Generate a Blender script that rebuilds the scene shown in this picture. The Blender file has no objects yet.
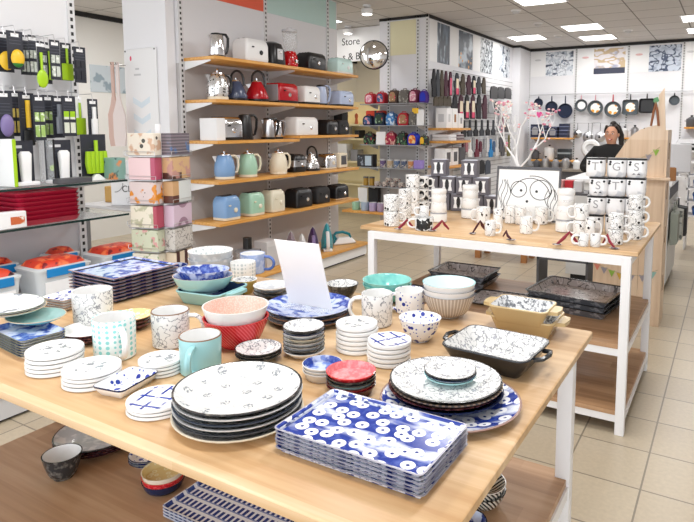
import bpy, math, random
from mathutils import Matrix, Vector
random.seed(7)
PI = math.pi
C = bpy.context.scene.collection
sc = bpy.context.scene

# ---------------------------------------------------------------- camera
CAM_H, FPX, PX, PY = 1.48, 595.0, 385.0, 192.0
PITCH, YAW = math.radians(6.139), math.radians(30.18)
cd = bpy.data.cameras.new('camera'); cam = bpy.data.objects.new('camera', cd); C.objects.link(cam)
cam.location = (0, 0, CAM_H); cam.rotation_euler = (PI/2 - PITCH, 0, YAW)
cd.sensor_fit = 'HORIZONTAL'; cd.sensor_width = 36.0; cd.lens = FPX/694*36
cd.shift_x = -(PX-347)/694; cd.shift_y = -(261-PY)/694; cd.clip_start = .05; cd.clip_end = 60
sc.camera = cam
_R = cam.rotation_euler.to_matrix()
def _ray(u, v): return _R @ Vector((u-PX, PY-v, -FPX))
EYE = Vector((0, 0, CAM_H))
def az(u, v, z):
    r = _ray(u, v); return EYE + r*((z-CAM_H)/r.z)
def ax(u, v, x):
    r = _ray(u, v); return EYE + r*(x/r.x)
def ay(u, v, y):
    r = _ray(u, v); return EYE + r*(y/r.y)
_F = _R @ Vector((0, 0, -1))
def dep(p): return (Vector(p)-EYE).dot(_F)
def px(p): return dep(p)/FPX          # metres per pixel at p
def spot(u, v, w, z, foot=.5):
    """centre of a round base whose nearest point shows at pixel (u, v); w = foot diameter in pixels"""
    p = az(u, v, z); r = w*px(p)/2
    d = Vector((p.x, p.y, 0)).normalized()
    c = p + d*r
    return Vector((c.x, c.y, z))

# ---------------------------------------------------------------- mesh building
class MB:
    def __init__(s): s.v = []; s.f = []; s.m = []; s.M = Matrix.Identity(4)
    def at(s, *t, rz=0, rx=0, ry=0, sc=None):
        s.M = Matrix.Translation(Vector(t) if t else Vector((0, 0, 0))) @ Matrix.Rotation(rz, 4, 'Z') @ Matrix.Rotation(ry, 4, 'Y') @ Matrix.Rotation(rx, 4, 'X')
        if sc: s.M = s.M @ Matrix.Diagonal((sc[0], sc[1], sc[2], 1))
        return s
    def add(s, vs, fs, m=0):
        o = len(s.v); s.v += [tuple(s.M @ Vector(p)) for p in vs]
        for i, f in enumerate(fs):
            s.f.append([o+k for k in f]); s.m.append(m[i] if isinstance(m, (list, tuple)) else m)
        return s
    def loft(s, levels, seg=8, m=0, cap=(True, True)):
        """levels: (half_x, half_y, corner_radius, z[, ox, oy]); m int or one per band"""
        vs = []; n = 4*(seg+1)
        for L in levels:
            sx, sy, r, z = L[:4]; ox, oy = (L[4], L[5]) if len(L) > 4 else (0, 0)
            sx = max(sx, 1e-4); sy = max(sy, 1e-4)
            rx, ry = min(r, sx), min(r, sy)
            for q, (cx, cy) in enumerate(((1, 1), (-1, 1), (-1, -1), (1, -1))):
                for k in range(seg+1):
                    a = q*PI/2 + k/seg*PI/2
                    vs.append((ox+cx*(sx-rx)+rx*math.cos(a), oy+cy*(sy-ry)+ry*math.sin(a), z))
        fs = []; ms = []
        nb = len(levels)-1
        for b in range(nb):
            mm = m[b] if isinstance(m, (list, tuple)) else m
            for k in range(n):
                k2 = (k+1) % n
                fs.append((b*n+k, b*n+k2, (b+1)*n+k2, (b+1)*n+k)); ms.append(mm)
        m0 = m[0] if isinstance(m, (list, tuple)) else m; m1 = m[-1] if isinstance(m, (list, tuple)) else m
        if cap[0]: fs.append(tuple(reversed(range(n)))); ms.append(m0)
        if cap[1]: fs.append(tuple(range(nb*n, nb*n+n))); ms.append(m1)
        return s.add(vs, fs, ms)
    def lathe(s, prof, seg=10, m=0, cap=(True, True), e=1.0):
        return s.loft([(r, r*e, 9, z) for r, z in prof], seg, m, cap)
    def box(s, x0, x1, y0, y1, z0, z1, b=0, m=0):
        if b:
            cx, cy, hx, hy = (x0+x1)/2, (y0+y1)/2, (x1-x0)/2, (y1-y0)/2
            return s.loft([(hx-b, hy-b, b, z0, cx, cy), (hx, hy, b, z0+b, cx, cy), (hx, hy, b, z1-b, cx, cy), (hx-b, hy-b, b, z1, cx, cy)], 2, m)
        vs = [(x, y, z) for z in (z0, z1) for x, y in ((x0, y0), (x1, y0), (x1, y1), (x0, y1))]
        return s.add(vs, [(3, 2, 1, 0), (4, 5, 6, 7), (0, 1, 5, 4), (1, 2, 6, 5), (2, 3, 7, 6), (3, 0, 4, 7)], m)
    def tube(s, path, r, seg=8, m=0, flat=1.0, caps=True):
        path = [Vector(p) for p in path]; n = len(path); rs = r if isinstance(r, (list, tuple)) else [r]*n
        vs = []; up = None
        for i in range(n):
            t = (path[min(i+1, n-1)]-path[max(i-1, 0)]).normalized()
            if up is None:
                up = Vector((0, 0, 1)) if abs(t.z) < .9 else Vector((1, 0, 0))
            up = (up - t*up.dot(t)).normalized(); b = t.cross(up)
            for k in range(seg):
                a = 2*PI*k/seg
                vs.append(path[i] + (up*math.cos(a) + b*math.sin(a)*flat)*rs[i])
        fs = []
        for i in range(n-1):
            for k in range(seg):
                k2 = (k+1) % seg; fs.append((i*seg+k, i*seg+k2, (i+1)*seg+k2, (i+1)*seg+k))
        if caps: fs += [tuple(reversed(range(seg))), tuple(range((n-1)*seg, n*seg))]
        return s.add(vs, fs, m)
    def prism(s, poly, d0, d1, axis='z', m=0, taper=0):
        """extrude a 2-D outline; axis = extrusion axis. Outline axes: z:(x,y) x:(y,z) y:(x,z)"""
        n = len(poly)
        cx = sum(p[0] for p in poly)/n; cy = sum(p[1] for p in poly)/n
        def P(a, b, d): return (a, b, d) if axis == 'z' else ((d, a, b) if axis == 'x' else (a, d, b))
        vs = [P(a, b, d0) for a, b in poly] + [P(cx+(a-cx)*(1-taper), cy+(b-cy)*(1-taper), d1) for a, b in poly]
        fs = [tuple(reversed(range(n))), tuple(range(n, 2*n))] + [(k, (k+1) % n, n+(k+1) % n, n+k) for k in range(n)]
        return s.add(vs, fs, m)
    def ball(s, c, r, seg=6, m=0, k=8):
        rx, ry, rz = r if isinstance(r, (tuple, list)) else (r, r, r)
        return s.loft([(rx*math.sin(PI*i/k) or 1e-4, ry*math.sin(PI*i/k) or 1e-4, 9, c[2]-rz*math.cos(PI*i/k), c[0], c[1]) for i in range(k+1)], seg, m)
    def mesh(s, name, mats, smooth=True, ang=38):
        me = bpy.data.meshes.new(name); me.from_pydata(s.v, [], s.f)
        for m in (mats if isinstance(mats, (list, tuple)) else [mats]): me.materials.append(m)
        me.polygons.foreach_set('material_index', s.m)
        if smooth:
            me.polygons.foreach_set('use_smooth', [True]*len(s.f))
            me.set_sharp_from_angle(angle=math.radians(ang))
        me.update()
        return me

def arc(cx, cz, rx, rz, a0, a1, n=10, y=0):
    return [(cx+rx*math.cos(math.radians(a0+(a1-a0)*k/n)), y, cz+rz*math.sin(math.radians(a0+(a1-a0)*k/n))) for k in range(n+1)]

# ---------------------------------------------------------------- things, parts, labels
LABELS = {}
def tag(o, label, cat, group=None, kind=None):
    o['label'] = label; o['category'] = cat
    if group: o['group'] = group
    if kind: o['kind'] = kind
    n = len(label.split())
    if not 4 <= n <= 16: print('LABEL LENGTH', n, label)
    LABELS.setdefault(label, []).append(o.name)
    if len(LABELS[label]) == 2: print('LABEL TWICE', label)
def place(o, loc, rz=0, rx=0, ry=0):
    o.location = loc; o.rotation_euler = (rx, ry, rz)
    return o
def thing(name, label, cat, loc=(0, 0, 0), rz=0, group=None, rx=0, ry=0):
    o = bpy.data.objects.new(name, None); C.objects.link(o); o.empty_display_size = .05
    tag(o, label, cat, group)
    return place(o, loc, rz, rx, ry)
def part(name, mb, mats, parent, label=None, **k):
    me = mb if isinstance(mb, bpy.types.Mesh) else mb.mesh(name, mats, **k)
    o = bpy.data.objects.new(name, me); C.objects.link(o); o.parent = parent
    if label: o['label'] = label
    return o
def solo(name, mb, mats, label, cat, loc=(0, 0, 0), rz=0, group=None, rx=0, ry=0, **k):
    me = mb if isinstance(mb, bpy.types.Mesh) else mb.mesh(name, mats, **k)
    o = bpy.data.objects.new(name, me); C.objects.link(o)
    tag(o, label, cat, group)
    return place(o, loc, rz, rx, ry)
def struct(name, mb, mats, parent=None, **k):
    me = mb.mesh(name, mats, **k); o = bpy.data.objects.new(name, me); C.objects.link(o)
    if parent: o.parent = parent
    else: o['kind'] = 'structure'
    return o
def dup(root, loc, label, rz=None, group=None, swap=None):
    """a copy of a thing and of each of its parts; swap maps a part's name to another mesh"""
    def cp(o, par):
        c = o.copy(); C.objects.link(c)
        if par: c.parent = par
        for ch in list(o.children): cp(ch, c)
        return c
    r = cp(root, None); r.location = loc
    if rz is not None: r.rotation_euler.z = rz
    tag(r, label, r['category'], group or r.get('group'))
    return r
ORD = ['second', 'third', 'fourth', 'fifth', 'sixth', 'seventh', 'eighth', 'ninth', 'tenth']
def rank(i, n):
    """i = 0 at the bottom"""
    t = n-1-i
    if n == 1: return ''
    if n == 2: return ', upper of two' if t == 0 else ', lower of two'
    if t == 0: return ', topmost'
    if i == 0: return ', bottommost'
    return ', %s from top' % ORD[t-1]
_textc = {}
def text_mesh(s, size, mat, ext=.0006, bend=0):
    key = (s, round(size, 4), mat.name, bend)
    if key in _textc: return _textc[key]
    cu = bpy.data.curves.new('lettering', 'FONT'); cu.body = s; cu.size = size; cu.extrude = ext
    cu.align_x = 'CENTER'; cu.align_y = 'CENTER'
    o = bpy.data.objects.new('lettering', cu); C.objects.link(o)
    bpy.context.view_layer.update()
    dg = bpy.context.evaluated_depsgraph_get()
    me = bpy.data.meshes.new_from_object(o.evaluated_get(dg))
    bpy.data.objects.remove(o); bpy.data.curves.remove(cu)
    # stand it up: text x -> x, text y -> z, faces -y ; bend about a cylinder of radius `bend` centred at y = 0
    for v in me.vertices:
        x, y, z = v.co
        if bend:
            a = x/bend; R = bend+z
            v.co = (R*math.sin(a), -R*math.cos(a), y)
        else: v.co = (x, -z, y)
    me.materials.clear(); me.materials.append(mat)
    _textc[key] = me
    return me
# ---------------------------------------------------------------- materials
def _new(name):
    m = bpy.data.materials.new(name); m.use_nodes = True
    nt = m.node_tree; b = nt.nodes['Principled BSDF']
    return m, nt, b
def _math(nt, op, a, b=None, c=None, clamp=False):
    n = nt.nodes.new('ShaderNodeMath'); n.operation = op; n.use_clamp = clamp
    for i, x in enumerate((a, b, c)):
        if x is None: continue
        if isinstance(x, (int, float)): n.inputs[i].default_value = x
        else: nt.links.new(x, n.inputs[i])
    return n.outputs[0]
def _rgb(c): return (c[0], c[1], c[2], 1)
def hexc(h):
    h = h.lstrip('#'); v = [int(h[i:i+2], 16)/255 for i in (0, 2, 4)]
    return tuple(x/12.92 if x <= .04045 else ((x+.055)/1.055)**2.4 for x in v)
def _mask(nt, co, k):
    kind = k[0]
    def scaled(s):
        mp = nt.nodes.new('ShaderNodeMapping'); nt.links.new(co, mp.inputs[0])
        s3 = s if isinstance(s, (tuple, list)) else (s, s, s)
        mp.inputs['Scale'].default_value = s3
        return mp.outputs[0]
    if kind in ('noise', 'line'):
        n = nt.nodes.new('ShaderNodeTexNoise'); nt.links.new(scaled(k[1]), n.inputs['Vector'])
        n.inputs['Scale'].default_value = 1; n.inputs['Detail'].default_value = k[4] if len(k) > 4 else 2
        f = n.outputs[0]
        if kind == 'line': return _math(nt, 'COMPARE', f, k[2], k[3])
        mr = nt.nodes.new('ShaderNodeMapRange'); nt.links.new(f, mr.inputs[0])
        mr.inputs[1].default_value = k[2]; mr.inputs[2].default_value = k[3]
        return mr.outputs[0]
    if kind in ('dots', 'ring'):
        n = nt.nodes.new('ShaderNodeTexVoronoi'); nt.links.new(scaled(k[1]), n.inputs['Vector']); n.inputs['Scale'].default_value = 1
        n.inputs['Randomness'].default_value = k[4] if len(k) > 4 else .8
        if len(k) > 5 and k[5] == '2D': n.voronoi_dimensions = '2D'
        f = n.outputs['Distance']
        return _math(nt, 'COMPARE', f, (k[2]+k[3])/2, (k[3]-k[2])/2)
    sp = nt.nodes.new('ShaderNodeSeparateXYZ'); nt.links.new(co, sp.inputs[0])
    if kind == 'stripe':                      # axis, frequency, duty, phase
        f = _math(nt, 'FRACT', _math(nt, 'ADD', _math(nt, 'MULTIPLY', sp.outputs[k[1]], k[2]), k[4] if len(k) > 4 else 0.0))
        return _math(nt, 'LESS_THAN', f, k[3])
    if kind == 'slab':                        # axis, lo, hi
        return _math(nt, 'COMPARE', sp.outputs[k[1]], (k[2]+k[3])/2, (k[3]-k[2])/2)
    if kind == 'rad':
        r = _math(nt, 'SQRT', _math(nt, 'ADD', _math(nt, 'POWER', sp.outputs[0], 2.0), _math(nt, 'POWER', sp.outputs[1], 2.0)))
        return _math(nt, 'COMPARE', r, (k[1]+k[2])/2, (k[2]-k[1])/2)
    if kind == 'petal':                       # n petals, r-scale : stripes by angle
        a = _math(nt, 'ARCTAN2', sp.outputs[1], sp.outputs[0])
        f = _math(nt, 'FRACT', _math(nt, 'MULTIPLY', a, k[1]/(2*PI)))
        return _math(nt, 'LESS_THAN', f, k[2])
    if kind == 'diag':                        # frequency, duty : bands along x+z or y+z
        a = _math(nt, 'ARCTAN2', sp.outputs[1], sp.outputs[0])
        s = _math(nt, 'ADD', _math(nt, 'MULTIPLY', a, k[3]), _math(nt, 'MULTIPLY', sp.outputs[2], k[1]))
        return _math(nt, 'LESS_THAN', _math(nt, 'FRACT', s), k[2])
def mat(name, col, rough=.5, metal=0, layers=(), ior=1.45, coords='Object', spec=.5, bump=None):
    """layers: list of (colour, mask, mask, ...) - masks multiply, later layers lie over earlier ones"""
    if isinstance(col, str): col = hexc(col)
    m, nt, b = _new(name)
    b.inputs['Roughness'].default_value = rough; b.inputs['Metallic'].default_value = metal
    b.inputs['Base Color'].default_value = _rgb(col); b.inputs['Specular IOR Level'].default_value = spec
    if layers or bump:
        tc = nt.nodes.new('ShaderNodeTexCoord'); co = tc.outputs[coords]
    prev = None
    for L in layers:
        c = hexc(L[0]) if isinstance(L[0], str) else L[0]
        f = None
        for k in L[1:]:
            q = _mask(nt, co, k)
            f = q if f is None else _math(nt, 'MULTIPLY', f, q)
        mx = nt.nodes.new('ShaderNodeMix'); mx.data_type = 'RGBA'
        nt.links.new(f, mx.inputs[0])
        if prev is None: mx.inputs[6].default_value = _rgb(col)
        else: nt.links.new(prev, mx.inputs[6])
        mx.inputs[7].default_value = _rgb(c)
        prev = mx.outputs[2]
    if prev is not None: nt.links.new(prev, b.inputs['Base Color'])
    if bump:
        q = _mask(nt, co, bump[:-1]); bp = nt.nodes.new('ShaderNodeBump'); bp.inputs['Strength'].default_value = bump[-1]; bp.inputs['Distance'].default_value = .003
        nt.links.new(q, bp.inputs['Height']); nt.links.new(bp.outputs[0], b.inputs['Normal'])
    return m
def glass(name, col=(1, 1, 1), alpha=.25, rough=.03):
    """thin clear sheet or wall: mostly see-through with reflections"""
    m, nt, b = _new(name)
    b.inputs['Base Color'].default_value = _rgb(col); b.inputs['Roughness'].default_value = rough; b.inputs['Alpha'].default_value = alpha
    return m
def emit(name, col, s):
    m, nt, b = _new(name)
    b.inputs['Base Color'].default_value = _rgb(col); b.inputs['Emission Color'].default_value = _rgb(col); b.inputs['Emission Strength'].default_value = s
    return m
def wood(name, c0, c1, c2, axis=0, plank=.09):
    """strip-joined timber: streaks along `axis`, each strip its own tone"""
    m, nt, b = _new(name)
    tc = nt.nodes.new('ShaderNodeTexCoord'); sp = nt.nodes.new('ShaderNodeSeparateXYZ'); nt.links.new(tc.outputs['Object'], sp.inputs[0])
    mp = nt.nodes.new('ShaderNodeMapping'); nt.links.new(tc.outputs['Object'], mp.inputs[0])
    s = [45, 45, 45]; s[axis] = 2.2; mp.inputs['Scale'].default_value = s
    n = nt.nodes.new('ShaderNodeTexNoise'); n.inputs['Scale'].default_value = 1; n.inputs['Detail'].default_value = 4; nt.links.new(mp.outputs[0], n.inputs[0])
    wn = nt.nodes.new('ShaderNodeTexWhiteNoise'); wn.noise_dimensions = '2D'
    o = 1 - axis if axis < 2 else 0
    cb = nt.nodes.new('ShaderNodeCombineXYZ')
    row = _math(nt, 'FLOOR', _math(nt, 'MULTIPLY', sp.outputs[o], 1/plank))
    nt.links.new(row, cb.inputs[0])
    nt.links.new(_math(nt, 'FLOOR', _math(nt, 'ADD', _math(nt, 'MULTIPLY', sp.outputs[axis], 1.7), _math(nt, 'MULTIPLY', row, .37))), cb.inputs[1])
    nt.links.new(cb.outputs[0], wn.inputs[0])
    f = _math(nt, 'ADD', _math(nt, 'MULTIPLY', n.outputs[0], .75), _math(nt, 'MULTIPLY', wn.outputs[0], .3))
    r = nt.nodes.new('ShaderNodeValToRGB'); nt.links.new(f, r.inputs[0])
    e = r.color_ramp.elements; e[0].position = .3; e[0].color = _rgb(hexc(c0)); e[1].position = .75; e[1].color = _rgb(hexc(c2))
    k = e.new(.52); k.color = _rgb(hexc(c1))
    nt.links.new(r.outputs[0], b.inputs['Base Color']); b.inputs['Roughness'].default_value = .38
    return m
def tiles(name, c1, c2, grout, w, h, ox, oy, mortar=.004, rough=.35, speck=.12, spec=.5):
    m, nt, b = _new(name)
    tc = nt.nodes.new('ShaderNodeTexCoord'); mp = nt.nodes.new('ShaderNodeMapping'); nt.links.new(tc.outputs['Object'], mp.inputs[0])
    mp.inputs['Location'].default_value = (-ox, -oy, 0)
    br = nt.nodes.new('ShaderNodeTexBrick'); br.offset = 0; br.squash = 1
    nt.links.new(mp.outputs[0], br.inputs['Vector'])
    for i, v in (('Color1', hexc(c1)), ('Color2', hexc(c2)), ('Mortar', hexc(grout))): br.inputs[i].default_value = _rgb(v)
    br.inputs['Scale'].default_value = 1; br.inputs['Brick Width'].default_value = w; br.inputs['Row Height'].default_value = h; br.inputs['Mortar Size'].default_value = mortar; br.inputs['Mortar Smooth'].default_value = .1
    n = nt.nodes.new('ShaderNodeTexNoise'); n.inputs['Scale'].default_value = 55; n.inputs['Detail'].default_value = 4; nt.links.new(tc.outputs['Object'], n.inputs[0])
    hs = nt.nodes.new('ShaderNodeHueSaturation'); nt.links.new(br.outputs[0], hs.inputs['Color'])
    nt.links.new(_math(nt, 'ADD', _math(nt, 'MULTIPLY', n.outputs[0], 2*speck), 1-speck), hs.inputs['Value'])
    nt.links.new(hs.outputs[0], b.inputs['Base Color']); b.inputs['Roughness'].default_value = rough; b.inputs['Specular IOR Level'].default_value = spec
    return m

W = mat('white_paint', (.82, .82, .84), .5)
WALL = mat('wall_paint', (.80, .80, .83), .6)
GREYP = mat('grey_panel', (.62, .61, .62), .6)
WMET = mat('white_metal', (.86, .86, .87), .35)
BLACK = mat('black_plastic', (.012, .012, .014), .3)
MBLACK = mat('matt_black', (.02, .02, .022), .7)
DGREY = mat('dark_grey', (.09, .09, .1), .5)
GREY = mat('mid_grey', (.3, .3, .32), .5)
LGREY = mat('light_grey', (.6, .6, .62), .45)
CHROME = mat('chrome', (.85, .85, .87), .12, 1)
STEEL = mat('brushed_steel', (.62, .62, .64), .28, 1)
WPL = mat('white_plastic', (.86, .86, .86), .3)
CREAM = mat('cream_enamel', '#EDE4CE', .2)
MINT = mat('mint_enamel', '#A9D3BB', .2)
PBLUE = mat('pale_blue_enamel', '#7FA6D4', .2)
RED = mat('red_enamel', '#B0111F', .18)
RUBY = mat('ruby_plastic', '#B01838', .35)
LIME = mat('lime_plastic', '#A4CC1E', .35)
YEL = mat('yellow_plastic', '#F2C230', .4)
ORANGE = mat('orange_plastic', '#E8512B', .4)
TEALP = mat('teal_plastic', '#1FA4B4', .35)
PURPLE = mat('purple_plastic', '#4A2A5E', .3)
BLUEP = mat('blue_plastic', '#1583C7', .35)
MAGENTA = mat('magenta_enamel', '#D8488F', .4)
PAPER = mat('white_card', (.88, .88, .89), .55)
BROWN = mat('kraft_card', '#9A6B40', .7)
PLY = wood('plywood', '#D2B597', '#DEC4A8', '#E6D0B8', 2, .9)
BEECH = wood('beech_top', '#BE9567', '#CEAA7E', '#DEBF98', 0, .085)
BEECHY = wood('beech_shelf', '#CB8A3C', '#DDA050', '#E9B56C', 1, .11)
WALNUT = wood('lower_shelf_wood', '#A07A58', '#B58E6A', '#C6A17E', 0, .09)
SKIN = mat('skin', '#D9A184', .5)
HAIRM = mat('dark_hair', '#1F1512', .45, layers=[('#2C1C16', ('noise', (30, 30, 4), .5, .7))])
CLEAR = glass('clear_glass', (.95, .98, 1), .22)
SHELFGLASS = glass('shelf_glass', (.75, .88, .84), .25)
EDGE = mat('glass_edge', (.01, .03, .028), .2)
LIGHTM = emit('lamp_diffuser', (1, .98, .94), 9)
MIRROR = mat('mirror_surface', (.9, .9, .9), .02, 1)
SLOT = mat('slotted_upright', (.72, .72, .73), .4, layers=[((.012, .012, .012), ('stripe', 2, 23, .5), ('slab', 0, -.0085, .0085))])

# glazed ware
def ware(name, col, layers=(), rough=.14): return mat(name, col, rough, layers=layers)
WHITEW = ware('white_glaze', (.88, .88, .87))
DARKW = ware('dark_glaze', (.03, .032, .035), [((.2, .19, .17), ('noise', 60, .5, .75))])
NAVYW = ware('navy_glaze', '#1B2A4E')
MAROONW = ware('maroon_glaze', '#4A2630', [('#8a5a50', ('noise', 90, .5, .7))])
TEALW = ware('teal_glaze', '#8FD3CC', [('#6FC0BC', ('noise', 30, .45, .7))])
AQUAW = ware('aqua_glaze', '#9CCCCF')
REDW = ware('red_glaze', '#D3202C', [('#E8565A', ('noise', 120, .5, .6))])
REDBOWL = ware('red_chevron_glaze', '#CF1D26', [('#E4535A', ('diag', 90, .35, 9.0))])
PINKW = ware('pink_speckle_glaze', '#E8BFB0', [('#EFD2C6', ('dots', 220, .1, .45))])
CORALW = ware('coral_glaze', '#E07A80', [('#EFA3A5', ('noise', 90, .45, .65))])
YELW = ware('yellow_glaze', '#EBD59A', [('#F6EBC4', ('dots', 60, .2, .42))])
BUTTER = ware('butter_glaze', '#C2AA7C')
GREYPRINT = ware('grey_floral', (.80, .80, .79), [((.3, .31, .33), ('line', 55, .5, .022, 3)), ((.42, .43, .47), ('dots', 42, 0, .2))])
GREYPLATE = ware('pale_grey_sprigs', (.72, .73, .71), [((.25, .27, .3), ('dots', (20, 20, 1), 0, .2, .3, '2D'), ('noise', 190, .44, .56)), ((.6, .61, .62), ('line', 22, .5, .012, 2))])
GREYW = ware('grey_glaze', (.55, .58, .62), [((.75, .76, .78), ('noise', 35, .5, .62))])
DARKFLOR = ware('charcoal_floral', (.78, .79, .8), [((.16, .17, .19), ('noise', 75, .52, .6, 3)), ((.35, .36, .38), ('line', 55, .42, .02, 2))])
BLUESPOT = ware('cobalt_spots', (.88, .88, .89), [('#2A3A9A', ('dots', 46, 0, .3)), ('#5063B8', ('dots', 75, 0, .2))])
BLUELINE = ware('cobalt_brushed_grid', (.88, .88, .89), [('#2C3F93', ('stripe', 1, 32, .2), ('noise', 40, .35, .5)), ('#3347a0', ('stripe', 0, 24, .16), ('noise', (90, 40, 40), .45, .5))])
SHIBORI = ware('indigo_shibori', '#263C92', [('#DDE3F2', ('noise', (5, 16, 8), .52, .6, 3)), ('#5468B4', ('noise', 60, .5, .75)), ('#F3F4F8', ('ring', (30, 30, 1), .1, .38, .6, '2D')), ('#2C3E84', ('dots', (30, 30, 1), 0, .1, .6, '2D'))])
SHIBEDGE = ware('indigo_edge', '#D3D8E4', [('#3A4A86', ('noise', (45, 45, 60), .54, .6))])
BLUEMARB = ware('indigo_marbled', '#C3CEE8', [('#3149A0', ('noise', 26, .5, .58, 4)), ('#7088C8', ('noise', 55, .52, .7))])
BLUEDARK = ware('indigo_leaf', '#28397E', [('#C9D3EA', ('noise', 30, .52, .58, 4))])
BLUEBANDS = ware('indigo_dashes', '#F0F2F8', [('#2F4488', ('stripe', 1, 27, .74), ('stripe', 0, 62, .58)), ('#8A9AC6', ('stripe', 1, 27, .12))])
AQUADOT = ware('aqua_dotted', '#EAF4F3', [('#8FD6D4', ('dots', 75, 0, .4, 0))])
GREYDOT = ware('grey_dotted', (.86, .87, .86), [((.55, .6, .62), ('dots', 70, 0, .38, 0))])
RIBW = ware('taupe_ribbed', '#B3A79B', [('#DAD2C8', ('petal', 46, .35))])
LATTICE = ware('black_lattice', '#D8D2C4', [((.03, .03, .03), ('diag', 70, .5, 5.0)), ])
BLUEMUG = ware('blue_mug_glaze', '#9FB2DC', [('#C3CFEA', ('noise', 40, .5, .6))])
DOODLE = ware('ink_doodles', (.87, .87, .86), [((.03, .03, .03), ('line', 40, .46, .013, 1)), ((.015, .015, .015), ('dots', 26, 0, .2, 1)), ((.03, .03, .03), ('line', 58, .56, .012, 0))])
DOODLE2 = ware('ink_faces', (.88, .88, .87), [((.03, .03, .03), ('line', 30, .5, .01, 0)), ((.01, .01, .01), ('dots', 24, 0, .17, 1))])
FAINT = ware('faint_script', (.87, .87, .86), [((.55, .55, .55), ('line', (90, 90, 60), .5, .02, 2), ('stripe', 2, 18, .3))])
TRAYART = ware('grey_swirl', (.58, .56, .58), [((.16, .16, .17), ('line', (18, 18, 10), .5, .016, 1)), ((.75, .74, .76), ('line', (22, 22, 10), .42, .03, 1)), ((.12, .12, .13), ('dots', 16, 0, .12, 1))])
TRAYDARK = ware('charcoal_swirl', (.13, .14, .16), [((.36, .37, .4), ('noise', 25, .5, .6, 3))])
# ---------------------------------------------------------------- setting
CEIL = 2.95
XA, XAF, XAB = -4.1, -3.71, -3.6            # appliance wall, its shelf fronts, its base front
XL, XLF, XLB = -3.55, -3.15, -3.09          # utensil wall, glass shelf fronts, base front
BX, BY0, BY1 = -3.5, 7.13, 10.6             # corner block: right face, front face, rear end
YB = 11.2                                   # back wall
TZ = .90                                    # table height
FLOORM = tiles('floor_tile', '#BDAF98', '#C7BAA3', '#857B6C', .305, .325, -.25, 2.52, .004, .3, .14)
CEILM = tiles('ceiling_tile', '#CFCBC8', '#D6D3D0', '#77736F', .575, .575, -1.19, 8.27, .008, .6, .04, .2)
struct('floor', MB().box(-9, 3.2, -1.6, 13, -.05, 0), FLOORM)
struct('ceiling', MB().box(-9, 3.2, -1.6, 13, CEIL, CEIL+.06), CEILM)
struct('wall_back', MB().box(BX+.13, 3.2, YB, YB+.12, 0, CEIL), WALL)
struct('wall_left', MB().box(XA-.12, XA, 3.565, 5.92, 0, CEIL), mat('appliance_wall_paint', (.8, .8, .83), .6, layers=[((.56, .54, .54), ('slab', 2, 0, 2.03))]))
struct('wall_near', MB().box(XL-.08, XL, -1.0, 2.29, 0, CEIL), mat('utensil_wall_paint', (.8, .8, .82), .6, layers=[((.62, .62, .64), ('slab', 2, 0, 1.18))]))
struct('wall_block', MB().box(-4.23, BX, BY0, BY1, 0, CEIL), mat('block_paint', (.78, .78, .82), .6, layers=[((.56, .54, .54), ('slab', 2, 0, 1.78), ('slab', 1, BY0-.1, BY0+.02))]))
struct('wall_right_unseen', MB().box(3.2, 3.3, -1.6, 13, 0, CEIL), WALL)  # unseen side wall, added to shut out light from the right
struct('wall_pillar', MB().box(-4.2, -3.36, BY1, YB+.1, 0, CEIL), WALL)
struct('wall_far', MB().box(-9, -4.23, 11.2, 11.3, 0, CEIL), mat('far_yellow_lit_paint', '#EBDFB8', .6, layers=[((.75, .72, .66), ('slab', 2, 1.95, 4))]))  # warm yellow light put into the lower wall colour, greyer above
struct('wall_outer', MB().box(-7.35, -7.25, 1.5, 13, 0, CEIL), mat('outer_wall_paint', (.84, .83, .8), .6))
struct('wall_column', MB().box(-4.68, -4.13, 3.47, 3.56, 0, CEIL), mat('column_paint', (.87, .87, .9), .5))
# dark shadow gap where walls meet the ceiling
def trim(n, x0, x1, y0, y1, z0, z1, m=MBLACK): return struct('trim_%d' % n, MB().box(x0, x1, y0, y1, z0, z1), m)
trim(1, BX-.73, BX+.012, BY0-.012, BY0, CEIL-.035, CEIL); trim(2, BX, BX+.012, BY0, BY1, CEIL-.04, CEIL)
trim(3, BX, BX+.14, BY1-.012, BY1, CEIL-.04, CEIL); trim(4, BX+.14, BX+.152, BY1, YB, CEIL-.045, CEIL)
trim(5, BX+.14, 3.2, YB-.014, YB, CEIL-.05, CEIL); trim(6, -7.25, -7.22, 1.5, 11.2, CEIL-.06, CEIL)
# slotted uprights
def upright(n, x, y, face, z1=CEIL):
    o = struct('trim_%d' % n, MB().box(-.016, .016, -.016, .016, 0, z1) if 0 else MB().box(-.022, .022, -.006, .006, 0, z1), SLOT)
    o.location = (x, y, 0); o.rotation_euler.z = PI/2 if face == 'x' else 0
    return o
upright(10, XL+.006, 2.265, 'x'); upright(11, XL+.006, 1.2, 'x')
upright(12, XA+.006, 3.592, 'x'); upright(13, XA+.006, 4.665, 'x'); upright(14, XA+.006, 5.725, 'x')
for i, u in enumerate((388.5, 418, 427)):
    upright(15+i, ay(u, 60, BY0-.006).x, BY0-.006, 'y')
for i, u in enumerate((529.5, 576, 628, 683)):
    upright(18+i, ay(u, 75, YB-.006).x, YB-.006, 'y')
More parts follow.
